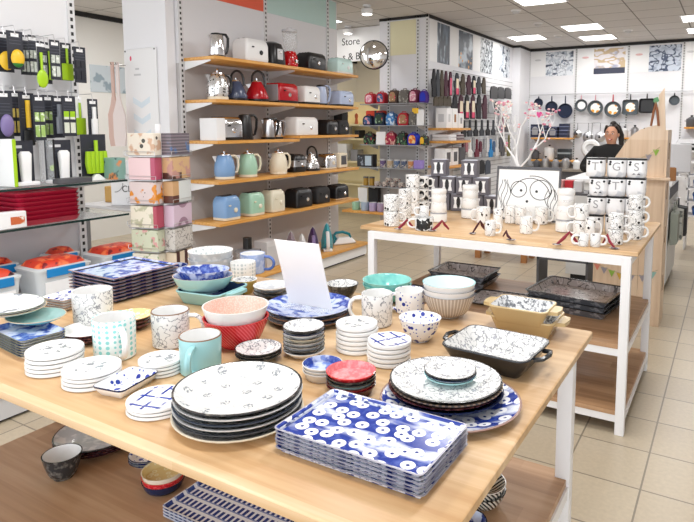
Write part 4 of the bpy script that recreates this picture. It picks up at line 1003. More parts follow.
hook_card(3, 91, .1, .25, 'violet gadget on a card at the left edge of the second row', 'cutter', mat('violet_gadget', '#7A6C9C', .4))
hook_card(14, 91, .12, .25, 'yellow slicer with its photo on a dark card', 'strips', mat('yellow_photo', '#E8CE6C', .5, layers=[('#B5483A', ('noise', 22, .6, .64))]))
hook_card(25.5, 93, .1, .27, 'bright yellow cutter with black handle on a dark card', 'brush', mat('yellow_black_tool', '#F0C020', .4, layers=[((.02, .02, .02), ('slab', 2, -1, .08))]), x=XL+.19)
hook_card(38, 95, .08, .25, 'green patched dark card in the second row', 'strips', mat('green_photos', '#9FBF6A', .5, layers=[('#E2EBD2', ('noise', 40, .5, .6))]))
hook_card(47, 95, .08, .25, 'dark card with four green photos left of the grey grater', 'strips', bpy.data.materials['green_photos'])
hook_card(57, 96, .08, .24, 'grey flat grater with white handle in the second row', 'grater', mat('grater_grey', '#8A8F98', .4), x=XL+.19)
hook_card(68, 96, .1, .23, 'dark card with a round lime badge in the second row', 'strips', mat('lime_photo', '#D7DBCB', .5, layers=[('#9CC81E', ('slab', 2, .11, .15))]))
hook_card(78, 97, .05, .23, 'lime green vegetable brush right of the grey grater', 'spatula', LIME, x=XL+.2, cm=PAPER)
hook_card(92, 99, .08, .24, 'white handled black peeler on the last hook of the second row', 'grater', WPL, x=XL+.2)
# on the upper glass shelf
def shelf_card(u, label, m, tool='holder', w=.15, h=.24, x=XLF-.12, cm=None):
    p = ax(u, 180, x)
    t = thing('brush_set', label, 'utensil', (x, p.y, g1+.0022), 0, 'boxed utensils on the upper glass shelf')
    part('card', MB().box(-.025, -.02, -w/2, w/2, .02, h), cm or INK, t); part('base', MB().box(-.03, .03, -w/2, w/2, 0, .02, .003), PAPER, t)
    b = MB().loft([(.016, .024, .012, .02, .0, w*.12), (.018, .032, .014, h*.7, 0, w*.12), (.01, .022, .01, h*.76, 0, w*.12)], 4)
    part('dispenser', b, m, t)
    part('badge', MB().at(-.02, -w*.25, h*.35, ry=PI/2).lathe([(.016, 0), (.016, .002)], 6), LIME, t)
    part('title_strip', MB().box(-.02, -.0195, -w*.35, w*.1, h-.04, h-.025), LGREY, t)
shelf_card(23, 'white bottle shaped tool on a dark card, left one of two on glass', WPL); shelf_card(62, 'white bottle shaped tool on a dark card near the slotted upright', WPL)
t = thing('cutting_board', 'white board with a lime green edge at the left of the glass shelf', 'board', (XLF-.13, ax(7, 180, XLF-.13).y, g1+.0022), .1)
part('board', MB().box(-.07, .07, -.004, .004, 0, .25, .003), WPL, t); part('lime_edge', MB().box(.07, .078, -.009, .009, 0, .25, .003), LIME, t)
t = thing('cutting_board', 'thin clear board with black edge between the two bottle tools', 'board', (XLF-.14, ax(48, 180, XLF-.14).y, g1+.0022), .1)
part('board', MB().box(-.06, .06, -.003, .003, 0, .24, .003), CLEAR, t); part('black_edge', MB().box(.06, .066, -.006, .006, .02, .245, .003), BLACK, t)
solo('low_carton', MB().box(-.03, .03, -.1, .1, 0, .03, .003), DGREY, 'flat dark carton lying before the right hand bottle tool', 'box', (XLF-.045, ax(70, 184, XLF-.075).y, g1+.0022))
t = thing('bottle_brush', 'lime green bristle brush on a dark card at the shelf end', 'brush', (XLF-.12, ax(97, 179, XLF-.12).y, g1+.0022))
part('card', MB().box(-.022, -.018, -.08, .08, .01, .27), INK, t); part('foot', MB().loft([(.03, .045, .01, 0), (.012, .014, .01, .035)], 4), WPL, t)
br = MB()
for k in range(5):
    br.loft([(.012, .012, .006, .04, .006, (k-2)*.024), (.014, .0135, .006, .1, .006, (k-2)*.028), (.012, .012, .006, .17, .006, (k-2)*.026)], 3)
part('bristle_head', br, LIME, t); part('handle', MB().tube([(.006, 0, .16), (.006, 0, .235)], .011, 6), LIME, t)

# red trays on the lower glass shelf
p = ax(60, 223, XLF); zt = g2+.0022
yc = ax(50, 219, XLF-.02).y
yt = ax(84, 215, XLF-.02).y
for i in range(7):
    mb = MB().loft([(.15, .16, .03, 0), (.153, .163, .03, .003), (.166, .176, .04, .026), (.168, .178, .042, .028), (.165, .175, .04, .028), (.155, .165, .03, .006)], 6)
    solo('serving_tray', mb, RUBY, 'ruby red plastic tray on the lower glass shelf'+rank(i, 7), 'tray', (XLF-.19, yt-.18, zt+i*.0245), 0, 'stacked red trays on the lower glass shelf')
t = thing('snack_box', 'small white printed carton before the red trays at the left edge', 'box', (-3.19, ax(6, 228, -3.19).y-.01, zt+.0005))
part('carton', MB().box(-.03, .03, -.1, .1, 0, .085, .003), PAPER, t); part('printed_front', MB().box(.03, .0312, .02, .09, .02, .06), mat('orange_food_print', '#C9663A', .5, layers=[('#EDE6DA', ('noise', 40, .5, .6))]), t)

# clip-top food boxes on the base shelf
LIDART = mat('red_fruit_print', '#D23A22', .4, layers=[('#F07A48', ('noise', 16, .5, .6)), ('#7A1220', ('noise', 25, .6, .66))])
YLART = mat('yellow_fruit_print', '#D9452C', .4, layers=[('#F2C840', ('noise', 14, .5, .56)), ('#3A1C2A', ('noise', 22, .6, .64))])
TUB = glass('frosted_tub', (.9, .94, .96), .72, .25)
def food_box(x, y, z=None, label='', art=None, yaw=0, s=1.15):
    t = thing('food_box', label, 'food box', (x, y, z or zb), yaw, 'clip lid food boxes under the glass shelves')
    hx, hy, h = .1*s, .135*s, .12*s
    part('tub', MB().loft([(hx-.02, hy-.02, .02, 0), (hx-.014, hy-.014, .03, .004), (hx, hy, .035, h)], 5), TUB, t)
    part('lid', MB().loft([(hx+.004, hy+.004, .035, h), (hx+.006, hy+.006, .036, h+.012), (hx-.01, hy-.01, .03, h+.02)], 5), TUB, t)
    for sx in (-1, 1): part('clip', MB().box(sx*(hx+.007)-.004, sx*(hx+.007)+.004, -hy*.7, hy*.7, h-.03, h+.016, .003), BLUEP, t)
    part('printed_sleeve', MB().loft([(hx-.014, hy-.02, .03, h+.02), (hx-.03, hy-.04, .03, h+.045), (hx-.06, hy-.08, .02, h+.055)], 5), art, t)
    part('label_strip', MB().box(hx-.006, hx+.001, -hy*.75, hy*.75, .015, h*.6), PAPER, t)
zb = BZ+.0005
for y, x, lb, art in ((1.50, -3.235, 'food box with yellow and red sleeve at the left edge', YLART), (1.885, -3.235, 'food box with orange red sleeve and blue clip in the middle', LIDART), (2.285, -3.25, 'food box with orange red sleeve nearest the card spinner', LIDART)):
    food_box(x, y, label=lb, art=art)
for y, lb in ((1.70, 'food box at the back left with a dark red sleeve'), (2.06, 'food box at the back by the slotted upright')):
    food_box(-3.462, y, label=lb, art=LIDART, s=.68, z=zb+.062)
    solo('carton', MB().box(-.06, .06, -.09, .09, 0, .06, .003), LGREY, 'low grey carton raising the '+lb[:26], 'box', (-3.462, y, zb))
# ---------------------------------------------------------------- card spinner in the aisle
SPC = Vector((-2.73, 2.21, 0))
view = math.atan2(-SPC.y, -SPC.x)
yawS = view - math.radians(37)          # local +x = the left face's outward normal ... +y side is the right face
t = thing('card_spinner', 'tall revolving rack of boxed placemats beside the utensil wall', 'display rack', tuple(SPC), yawS)
part('base', MB().lathe([(.24, 0), (.24, .012), (.06, .03), (.03, .05)], 9), WMET, t)
part('pole', MB().tube([(0, 0, .03), (0, 0, 1.50)], .018, 8), WMET, t)
ROWS = [1.335-.129*k for k in range(7)]
for z in ROWS:
    wr = MB()
    for k in range(4):
        wr.at(0, 0, 0, rz=k*PI/2)
        wr.box(.065, .148, -.09, .09, z-.003, z); wr.tube([(.15, -.09, z+.02), (.15, .09, z+.02)], .0015, 5); wr.tube([(.15, -.09, z), (.15, -.09, z+.02)], .0015, 5); wr.tube([(.15, .09, z), (.15, .09, z+.02)], .0015, 5)
    wr.at(0, 0, 0); wr.tube([(-.08, 0, z-.002), (.08, 0, z-.002)], .004, 5); wr.tube([(0, -.08, z-.002), (0, .08, z-.002)], .004, 5)
    part('wire_tier', wr, STEEL, t)
def pack_art(nm, base, *L): return mat(nm, base, .4, layers=L)
PK = [[('cream boxed set with a bird print', pack_art('bird_print', '#DDD3C4', ('#C9A58A', ('noise', 20, .56, .62)), ('#4A463E', ('dots', 14, 0, .16)))), ('dark grey and blue stacked set', pack_art('stacked_print', '#5E565E', ('#8C8088', ('stripe', 2, 60, .3)), ('#4E6E9C', ('noise', 12, .6, .66))))],
      [('pink boxed set with a red wreath', pack_art('wreath_print', '#E3C6C8', ('#8E3A46', ('slab', 0, .0, 1), ('ring', (16, 16, 16), .3, .36, 0)), ('#B0506A', ('slab', 1, .055, 1)))), ('tan and brown boxed set with a photo', pack_art('photo_print', '#C9A57A', ('#4A2A20', ('slab', 2, -1, .035), ('slab', 1, -1, .0)), ('#B98A80', ('noise', 14, .54, .6))))],
      [('grey pink boxed set with an orange butterfly', pack_art('butterfly_print', '#D6C6C4', ('#D98A2A', ('noise', 17, .58, .62)), ('#5A4A4A', ('dots', 18, 0, .13)))), ('tan boxed set beside pale leaf set', pack_art('leaf_print', '#CFD3D2', ('#C29A6E', ('slab', 1, -1, -.03)), ('#5A3226', ('slab', 1, -1, -.03), ('slab', 2, -1, .04))))],
      [('cream flowered set with a raspberry spine', pack_art('raspberry_print', '#E4DDCB', ('#B9B79A', ('noise', 24, .54, .6)), ('#B04A5C', ('slab', 1, .06, 1)))), ('lilac set with a round badge', pack_art('lilac_print', '#CDB6C6', ('#9A7A8C', ('ring', (7, 7, 7), .28, .4, 0))))],
      [('sage green flowered set', pack_art('sage_print', '#C9CDB4', ('#D49A98', ('noise', 22, .58, .63)), ('#8A946E', ('noise', 26, .6, .66)))), ('grey script printed set', pack_art('script_print', '#C9C4BE', ('#7A7470', ('line', 30, .5, .02))))],
      [('cream set with small green sprigs', pack_art('sprig_print', '#E0DCCB', ('#8FA07A', ('noise', 26, .58, .64)))), ('set with dark brown and cream blocks', pack_art('block_print', '#D8C7B0', ('#4A2A2A', ('stripe', 1, 14, .4))))],
      [('plain pale set', PAPER), ('beige speckled set', pack_art('beige_print', '#CDBFA8', ('#9A8A72', ('noise', 28, .56, .62))))]]
RN = ['top', 'second', 'third', 'fourth', 'fifth', 'sixth', 'lowest']
for i, z in enumerate(ROWS):
    for j in range(2):
        nm, m = PK[i][j]
        # face 0: local +x (seen on the left); face 1: local +y side (seen on the right)
        a = yawS if j == 0 else yawS + PI/2
        c = SPC + Vector((math.cos(a)*.11, math.sin(a)*.11, 0))
        solo('boxed_set', MB().box(-.028, .034, -.082, .082, 0, .117, .002), m, nm+' on the %s spinner tier' % RN[i], 'boxed set', (c.x, c.y, z+.0006), a, 'boxed sets on the spinner')
# two paddle boards hanging on the column
for k, (u, nm, m) in enumerate(((112, 'rose', mat('rose_board', '#D8B5A8', .4)), (117, 'white rimmed rose', mat('rose_white', '#E8DAD6', .4)))):
    Yp = 3.40-.045*k; p = ay(u, 62, Yp); zb_ = ay(u, 146, Yp).z; H = p.z-zb_
    t = thing('paddle_board', nm+' long handled paddle board hanging beside the white column', 'board', (p.x, Yp, zb_), .25)
    o = [(-.05, .0), (.05, 0), (.062, .08), (.062, H*.38), (.03, H*.5), (.014, H*.6), (.014, H), (-.014, H), (-.014, H*.6), (-.03, H*.5), (-.062, H*.38), (-.062, .08)]
    part('board', MB().prism(o, -.008, .008, 'y'), m, t); part('hook', MB().tube([(0, .06+.045*k, H-.02), (0, -.02, H-.02), (0, -.024, H-.005)], .003, 5), BLACK, t)
solo('gift_box', MB().box(-.05, .05, -.04, .04, 0, .13, .003), mat('teal_orange_print', '#7FA39A', .5, layers=[('#D98A52', ('noise', 12, .55, .6)), ('#2F4A4A', ('noise', 18, .6, .66))]), 'teal and orange printed box at the glass shelf end', 'box', (XLF-.06, 2.278, g1+.0022), 0)
solo('wall_poster', MB().box(0, .01, -.35, .35, 1.95, 2.3), mat('pale_blue_picture', '#C9D3DA', .5, layers=[('#93A4B0', ('noise', 6, .55, .6))]), 'pale blue picture on the wall behind the gap', 'poster', (-7.25, 5.2, 0))

# ---------------------------------------------------------------- rear table: ink patterned mugs, tins and jars
SL = .35                                       # mug seat overlap is nil: they stand rim on foot
def ink_mug(u, vb, w, hpx, label, hang=30, m=DOODLE, z=None, rim=None, grp='ink patterned mugs on the rear table', at=None, R=None, H=None):
    if at is None:
        c = spot(u, vb, w, TZ); s = px(c); R = w*s/2; H = hpx*s
    else: c = at
    t = mug('mug', label, c.x, c.y, z if z else TZ+.0006, R, H-.001, m, hang, WHITEW, rimm=rim, group=grp)
    return c, R, H
def mug_col(u, vb, w, hpx, n, lab, hang, m=DOODLE, rim=None):
    c, R, H = None, None, None
    for i in range(n):
        lb = lab+rank(i, n)
        if i == 0: c, R, H = ink_mug(u, vb, w, hpx, lb, hang, m, None, rim)
        else: ink_mug(u, vb, w, hpx, lb, hang, m, TZ+.0006+i*H, rim, at=c, R=R, H=H)
    return c, R, H
mug_col(391.5, 227, 16, 15.5, 2, 'ink doodled mug in the front left pair of columns', 30)
mug_col(405, 221, 13, 15.5, 2, 'ink doodled mug in the second column from the left', 30)
mug_col(412.5, 214.5, 14, 13, 3, 'ink doodled mug in the three high left column', 30, DOODLE2)
mug_col(423, 213, 11, 12, 3, 'black blotched mug behind the three high column', 30, ware('ink_blotches', (.86, .86, .85), [((.02, .02, .02), ('noise', 34, .55, .58, 1))]))
def canister(u, vb, w, n_h, label, m=FAINT):
    c = spot(u, vb, w, TZ); s = px(c); R = w*s/2; H = n_h*s
    t = thing('canister', label, 'canister', (c.x, c.y, TZ+.0006), 0, 'pale script printed canisters')
    part('body', MB().lathe([(R*.9, 0), (R, .004), (R, H*.24), (R*.93, H*.29), (R*.97, H*.32), (R*.9, H*.56), (R*.86, H*.6)], 11), m, t)
    part('upper_body', MB().lathe([(R*.82, H*.6), (R*.86, H*.62), (R*.86, H*.84), (R*.82, H*.86)], 11), m, t)
    part('band', MB().lathe([(R*1.005, H*.26), (R*.965, H*.3)], 11, cap=(False, False)), mat('grey_band', (.35, .36, .38), .3) if 'grey_band' not in bpy.data.materials else bpy.data.materials['grey_band'], t)
    part('lid', MB().lathe([(R*.88, H*.86), (R*.9, H*.87), (R*.9, H*.96), (R*.84, H), (.004, H)], 11), WHITEW, t)
canister(438.5, 223, 17, 33, 'pale script canister nearest the left mugs'); canister(470, 219, 18, 33, 'pale script canister before the grey boxes'); canister(565, 233, 19, 43, 'tall pale canister beside the letter tins')
def ribbon(u, vb, label, m, s=1.0, rz=0):
    c = spot(u, vb, 6, TZ)
    t = thing('ribbon_tag', label, 'ribbon', (c.x, c.y, TZ+.0008), rz, 'dark ribbons tied round cups')
    part('ribbon', MB().tube([(-.05*s, 0, .006), (-.02*s, .005, .03*s), (0, 0, .055*s), (.014*s, 0, .035*s), (.035*s, -.004, .012)], [.006, .009, .007, .009, .006], 6, flat=.5), m, t)
    part('tag', MB().at(-.05*s, 0, .004, rz=.4).box(-.02, .02, -.014, .014, 0, .003), mat('patterned_tag', '#3A2A30', .4, layers=[('#C9C2C4', ('noise', 70, .5, .56))]) if 'patterned_tag' not in bpy.data.materials else bpy.data.materials['patterned_tag'], t)
BURG = mat('burgundy_ribbon', '#8A1A30', .5); DKR = mat('black_red_ribbon', '#4A1220', .5)
c, R, H = ink_mug(424, 231.5, 19, 13, 'wide ink patterned cup with a small cup on top', 200, ware('ink_bold', (.86, .86, .85), [((.02, .02, .02), ('noise', 30, .5, .53, 1))]))
ink_mug(0, 0, 0, 0, 'small ink patterned cup stacked on the wide cup', 200, DOODLE2, TZ+.001+H, at=c, R=R*.52, H=H*.85)
ribbon(407, 230, 'burgundy ribbon lying left of the wide ink cup', BURG, 1, .6); ribbon(442, 232, 'burgundy ribbon lying right of the wide ink cup', BURG, 1.1, .5)
c, R, H = ink_mug(483, 224, 14, 16, 'ink faced cup left of the framed drawing', 200, DOODLE2)
ink_mug(490, 236.5, 11, 15, 'small ink cup with a dark ribbon before the framed drawing', 30, DOODLE2)
ink_mug(498, 229, 10, 20, 'tall narrow ink cup at the corner of the framed drawing', 120, DOODLE2)
ribbon(480, 233.5, 'dark ribbon with patterned tag before the ink faced cup', DKR, 1.2, 1.2); ribbon(506, 240, 'patterned tag with dark edge lying near the front edge', DKR, .8, 2.6)
for u, vb, w, h, lb in ((510, 224, 11, 18, 'ink mug nearest the left side of the framed drawing'), (526, 234.5, 13, 17, 'ink mug standing nearest the front before the framed drawing'), (520, 225, 11, 17, 'ink mug half hidden before the framed drawing'), (541, 225, 13, 17, 'ink mug with round handle right of the front one')):
    ink_mug(u, vb, w, h, lb, 25, DOODLE2)

# letter tins and mugs on the right
TIN = ware('tin_white', (.86, .86, .87), [((.02, .02, .02), ('dots', (17, 17, 17), 0, .13, 1)), ((.6, .62, .66), ('noise', 10, .62, .66))])
c0 = az(596, 233, TZ); dR = (az(634, 236, TZ)-c0)
YT = 3.44
# column heights built up from the table
zr = TZ+.0006
HT = .1045
def col_z(k): return zr+k*HT
def tin_at(x, y, z, letter, label, moust=False, w=.1, h=HT-.0008):
    t = thing('letter_tin', label, 'tin', (x, y, z), math.radians(4), 'white letter tins with dark rims')
    hx = w/2
    part('body', MB().loft([(hx*.86, hx*.86, hx*.5, 0), (hx*.96, hx*.96, hx*.6, .006), (hx, hx, hx*.6, h*.3), (hx, hx, hx*.6, h*.9)], 7), TIN, t)
    part('rim', MB().loft([(hx*1.005, hx*1.005, hx*.6, h*.9), (hx*1.02, hx*1.02, hx*.6, h*.925), (hx*1.02, hx*1.02, hx*.6, h*.985), (hx*.98, hx*.98, hx*.58, h*.992)], 7), BLACK, t)
    lm = bpy.data.materials.get('pale_ink_letter') or mat('pale_ink_letter', (.32, .32, .33), .5)
    if letter:
        o = part('lettering', text_mesh(letter, h*.6, lm), None, t); o.location = (0, -hx-.0008, h*.54)
    for sx, sz in ((-hx*.62, h*.8), (-hx*.66, h*.68), (hx*.6, h*.78)): part('ink_spot', MB().at(sx, -hx+.003, sz, rx=PI/2).lathe([(.0065, 0), (.0065, .0035)], 5), BLACK, t)
    if moust:
        mk = MB()
        for sgn in (-1, 1): mk.prism([(sgn*.003, h*.16), (sgn*.012, h*.24), (sgn*.022, h*.15), (sgn*.011, h*.18)], -hx-.002, -hx+.001, 'y')
        part('moustache', mk, BLACK, t)
XT = [ay(595, 200, YT).x, ay(613, 200, YT).x, ay(632.5, 200, YT).x]
NMX = ['left', 'middle', 'right']
tin_at(XT[0], YT, col_z(0), '', 'white tin at the base of the left tin column'); tin_at(XT[0]+.01, YT, col_z(1), 'S', 'white tin lettered S low in the left column, below the moustached one')
tin_at(XT[0]+.02, YT-.005, col_z(2), 'S', 'white tin lettered S with a moustache, under the T tin', True); tin_at(XT[0], YT, col_z(3), 'T', 'white tin lettered T at the left of the top row')
tin_at(XT[1], YT+.0, col_z(2), 'T', 'white tin lettered T in the second row down') if 0 else None
xm = XT[1]+.012
for k in range(2): tin_at(xm, YT+.02, col_z(k), '', 'plain fronted white tin behind the stacked mugs, middle column'+rank(k, 2))
tin_at(xm, YT+.02, col_z(2), 'T', 'white tin lettered T in the second row down'); tin_at(xm, YT+.02, col_z(3), 'G', 'white tin lettered G in the middle of the top row')
xr = XT[2]+.012
for k in range(2): tin_at(xr, YT+.03, col_z(k), '', 'plain fronted white tin behind the stacked mugs, right column'+rank(k, 2))
tin_at(xr, YT+.03, col_z(2), '', 'white tin with ink spots at the right of the second row'); tin_at(xr, YT+.03, col_z(3), 'S', 'white tin lettered S with a moustache at the top right', True)
# mugs stacked in front of the tins, handles to the right
mug_col(615, 245.5, 15, 15.5, 2, 'ink mug with handle right, front column by the table corner', 25)
mug_col(634, 240.5, 14, 15, 3, 'ink mug with handle right, rear column by the table corner', 25)
mug_col(580.5, 237, 15, 16, 2, 'ink mug in the column left of the lettered tins', 200, DOODLE2)
ink_mug(583, 247, 10.5, 13, 'small ink cup at the front edge, left of a pair', 200, DOODLE2); ink_mug(595, 247.5, 10.5, 13, 'small ink cup at the front edge, right of a pair', 20, DOODLE2)
ink_mug(590, 240.5, 10, 22, 'taller ink cup behind the pair at the front edge', 20, DOODLE2)
ribbon(569, 246, 'burgundy ribbon with patterned tag left of the small cups', BURG, 1.2, .5); ribbon(607, 247.5, 'burgundy ribbon right of the small cups at the front edge', BURG, 1.1, 2.4)

# framed drawing standing on the table
b0, b1 = az(496, 221.5, TZ), az(556, 221, TZ)
ang = math.atan2(b1.y-b0.y, b1.x-b0.x)*0+math.radians(14)
pc = ay(526, 221, 3.62); pw = (ay(557, 200, 3.62).x-ay(494, 200, 3.62).x)*1.0; phh = (222-168)*px(pc)
t = thing('framed_drawing', 'large framed white tray drawn with rings and wavy ink lines', 'tray', (pc.x, 3.62, TZ+.0006), math.radians(4))
fr = MB(); fw = .012
M0 = dict(rx=math.radians(-8))
for q in ((-pw/2, -pw/2+fw, 0, phh), (pw/2-fw, pw/2, 0, phh), (-pw/2+fw, pw/2-fw, 0, fw), (-pw/2+fw, pw/2-fw, phh-fw*1.5, phh)): fr.at(0, 0, .003, **M0).box(q[0], q[1], -.012, .012, q[2], q[3], .002)
part('frame', fr, DGREY, t); part('panel', MB().at(0, 0, .003, **M0).box(-pw/2+fw, pw/2-fw, -.006, .006, fw, phh-fw*1.5), WHITEW, t)
dr = MB().at(0, 0, .003, **M0)
def ring(x, z, r, th=.0022, a0=0, a1=360, e=1): dr.tube([(x+r*math.cos(math.radians(a0+(a1-a0)*k/24)), -.0065, z+r*e*math.sin(math.radians(a0+(a1-a0)*k/24))) for k in range(25)], th, 4)
ring(-pw*.14, phh*.58, .05); ring(pw*.2, phh*.58, .065, e=.95)
ring(pw*.04, phh*.42, .125, a0=15, a1=165, e=1.0); ring(pw*.08, phh*.44, .14, a0=-5, a1=100, e=.95)
for k in range(4): dr.tube([(-pw*(.43-.045*k)+.012*math.sin(j*.9+k), -.0065, phh*(.12+.07*j)) for j in range(10)], .0018, 4)
for k in range(4): dr.tube([(pw*(.3+.045*k)+.012*math.sin(j*.9+k), -.0065, phh*(.12+.06*j)) for j in range(9)], .0018, 4)
for x, z in ((-pw*.1, phh*.56), (pw*.14, phh*.55), (-.0, phh*.36)): dr.ball((x, -.007, z), (.0085, .002, .0085), 4, 0, 6)
part('ink_drawing', dr, BLACK, t)
part('easel_back', MB().prism([(.012, 0), (.09, 0), (.035, phh*.6)], -.006, .006, 'x'), BLACK, t)

# boxed mug sets behind
BOXM = mat('charcoal_carton', '#66636B', .5); 
def mug_box(x, y, z, label):
    t = thing('mug_box', label, 'box', (x, y, z), math.radians(10), 'charcoal mug cartons on the rear table')
    part('carton', MB().box(-.055, .055, -.05, .05, 0, .118, .002), BOXM, t)
    b = MB()
    for sx in (-.022, .022): b.prism([(sx-.014, .02), (sx+.014, .02), (sx+.011, .04), (sx+.007, .05), (sx+.007, .075), (sx+.014, .098), (sx-.014, .098), (sx-.007, .075), (sx-.007, .05), (sx-.011, .04)], -.0512, -.05, 'y')
    part('printed_cups', b, PAPER, t); part('dark_window', MB().box(-.011, .011, -.0508, -.05, .03, .1), BLACK, t)
    part('pale_top', MB().box(-.05, .05, -.045, .045, .118, .1186), mat('pale_lid', '#C9CCD8', .5) if 'pale_lid' not in bpy.data.materials else bpy.data.materials['pale_lid'], t)
YBX = 3.88
for lev, us_, nm in ((0, (427, 443.5, 460, 476.5, 493), 'bottom'), (1, (432, 448.5, 465, 481.5), 'middle'), (2, (440, 470), 'top')):
    for k, u in enumerate(us_):
        mug_box(ay(u, 200, YBX).x, YBX, TZ+.0008+lev*.1195, 'charcoal mug carton, %s from left in the %s layer' % (['first', 'second', 'third', 'fourth', 'fifth'][k], nm))
# white jewellery tree with pink blossoms behind the drawing
p = ay(516, 205, 3.86)
t = thing('decorative_tree', 'white branching tree with pink blossoms and a magenta heart', 'ornament', (p.x, 3.88, TZ+.0006))
random.seed(3)
br = MB(); bl = MB(); br.lathe([(.05, 0), (.05, .008), (.016, .016)], 8)
tips = []
def grow(a, d, L, r, n):
    b = a+d*L; mid = (a+b)/2+Vector((random.uniform(-.012, .012), random.uniform(-.012, .012), 0))
    br.tube([a, mid, b], [r, r*.85, r*.7], 6); tips.append(b)
    if n == 0: return
    for k in range(3 if n > 3 else 2):
        dd = (d+Vector((random.uniform(-.95, .95), random.uniform(-.6, .4), random.uniform(.0, .6)))).normalized()
        grow(b, dd, (.17, .13, .11, .08)[4-n]*random.uniform(.8, 1.1), r*.66, n-1)
grow(Vector((0, 0, .01)), Vector((.03, 0, 1)), .30, .013, 4)
part('branches', br, WPL, t)
for b in tips[3:]:
    for k in range(2):
        c = b+Vector((random.uniform(-.02, .02), random.uniform(-.02, .02), random.uniform(-.02, .02)))
        bl.ball(c, (.0095, .0095, .007), 3, random.choice((0, 0, 1, 2)), 4)
o = part('blossoms', bl, [mat('blossom_pink', '#E8B8BE', .6), mat('blossom_cream', '#EFE0D6', .6), mat('blossom_rose', '#D987A0', .6)], t); o['kind'] = 'stuff'
hp_ = ay(539, 115, 3.88)-Vector((p.x, 3.88, TZ))
part('heart', MB().at(hp_.x, 0, hp_.z).prism([(0, -.02), (.02, .004), (.02, .014), (.012, .02), (.004, .018), (0, .011), (-.004, .018), (-.012, .02), (-.02, .014), (-.02, .004)], -.004, .004, 'y'), MAGENTA, t)
part('heart_thread', MB().tube([(hp_.x, 0, hp_.z+.011), (hp_.x-.05, 0, hp_.z+.03), tips[-1]], .0015, 4), WPL, t)

# roasting trays on the rear table's shelf
SZR = .4508
def roast(x, y, z, hx, hy, h, label, mo, mi, rz=0):
    return solo('roasting_tray', MB().loft([(hx-.03, hy-.03, .02, 0), (hx-.004, hy-.004, .02, h-.003), (hx, hy, .02, h), (hx-.014, hy-.014, .015, h), (hx-.018, hy-.018, .015, h-.004), (hx-.04, hy-.04, .012, .006)], 5, [0, 1, 1, 1, 2]), [mo, MTDARK, mi], label, 'roasting tray', (x, y, z), rz, 'patterned roasting trays on the rear table shelf')
for i in range(3): roast(-.735, 3.48, SZR+i*.031, .235, .21, .042, 'grey swirl patterned roasting tray at the right of the shelf'+rank(i, 3), TRAYDARK, TRAYART, -.12)
roast(-1.50, 3.64, SZR, .2, .17, .05, 'deep grey swirl tray at the left of the shelf, lower', TRAYDARK, TRAYART, .0); roast(-1.50, 3.64, SZR+.04, .2, .17, .05, 'deep grey swirl tray at the left of the shelf, upper', TRAYDARK, TRAYART, .0)
roast(-1.16, 3.36, SZR, .165, .16, .014, 'flat patterned tray between the deep trays', TRAYDARK, TRAYART, .1); roast(-1.60, 3.2, SZR, .15, .12, .03, 'dark tray near the left front corner of the shelf', TRAYDARK, TRAYART, -.1)
# ---------------------------------------------------------------- corner block: bag shelves on its front
YS = 6.82
SX0, SX1 = -4.36, -3.42
def bshelf(v, label, m, th=.012):
    z = ay(400, v, YS).z
    t = thing('wall_shelf', label, 'shelf', ((SX0+SX1)/2, BY0-.013, z), 0, 'narrow shelves of the bag display')
    part('board', MB().box(SX0-(SX0+SX1)/2, SX1-(SX0+SX1)/2, -(BY0-YS-.013), 0, -th, 0, .002), m, t)
    for x in (-.36, .36): part('bracket', MB().prism([(-.001, -th), (-.22, -th), (-.22, -th-.012), (-.001, -th-.06)], x-.003, x+.003, 'x'), WMET, t)
    return z+.0006
SHG = mat('shelf_grey_white', (.33, .34, .36), .4)
zz = [bshelf(v, 'narrow grey shelf of the bag display, %s' % n, SHG) for v, n in ((103, 'topmost'), (125.3, 'second from top'), (145, 'third from top'), (168.5, 'holding small jars'), (188, 'holding patterned cups'))]
SX0 = -4.66
z6 = bshelf(214.5, 'low wooden shelf of the bag display, with pastel mugs', BEECHY, .03)
def bag(u, z, w, h, label, m, m2, y=YS+.09):
    p = ay(u, 110, y)
    t = thing('lunch_bag', label, 'bag', (p.x, y, z), random.uniform(-.15, .15), 'patterned bags on the bag display')
    o = [(-w/2*.8, 0), (w/2*.8, 0), (w/2, h*.2), (w/2, h*.6), (w/2*.8, h*.85), (w/2*.4, h), (-w/2*.4, h), (-w/2*.8, h*.85), (-w/2, h*.6), (-w/2, h*.2)]
    part('body', MB().prism(o, -.05, .06, 'y'), m, t)
    part('printed_front', MB().prism([(a*.72, h*.5+(b-h*.5)*.72) for a, b in o], -.056, -.05, 'y', taper=.1), m2, t)
    part('handle', MB().tube([(-w*.22, 0, h*.95), (-w*.15, 0, h*1.1), (w*.15, 0, h*1.1), (w*.22, 0, h*.95)], .006, 5), m, t)
def fab(n, c, *L): return mat(n, c, .8, layers=L)
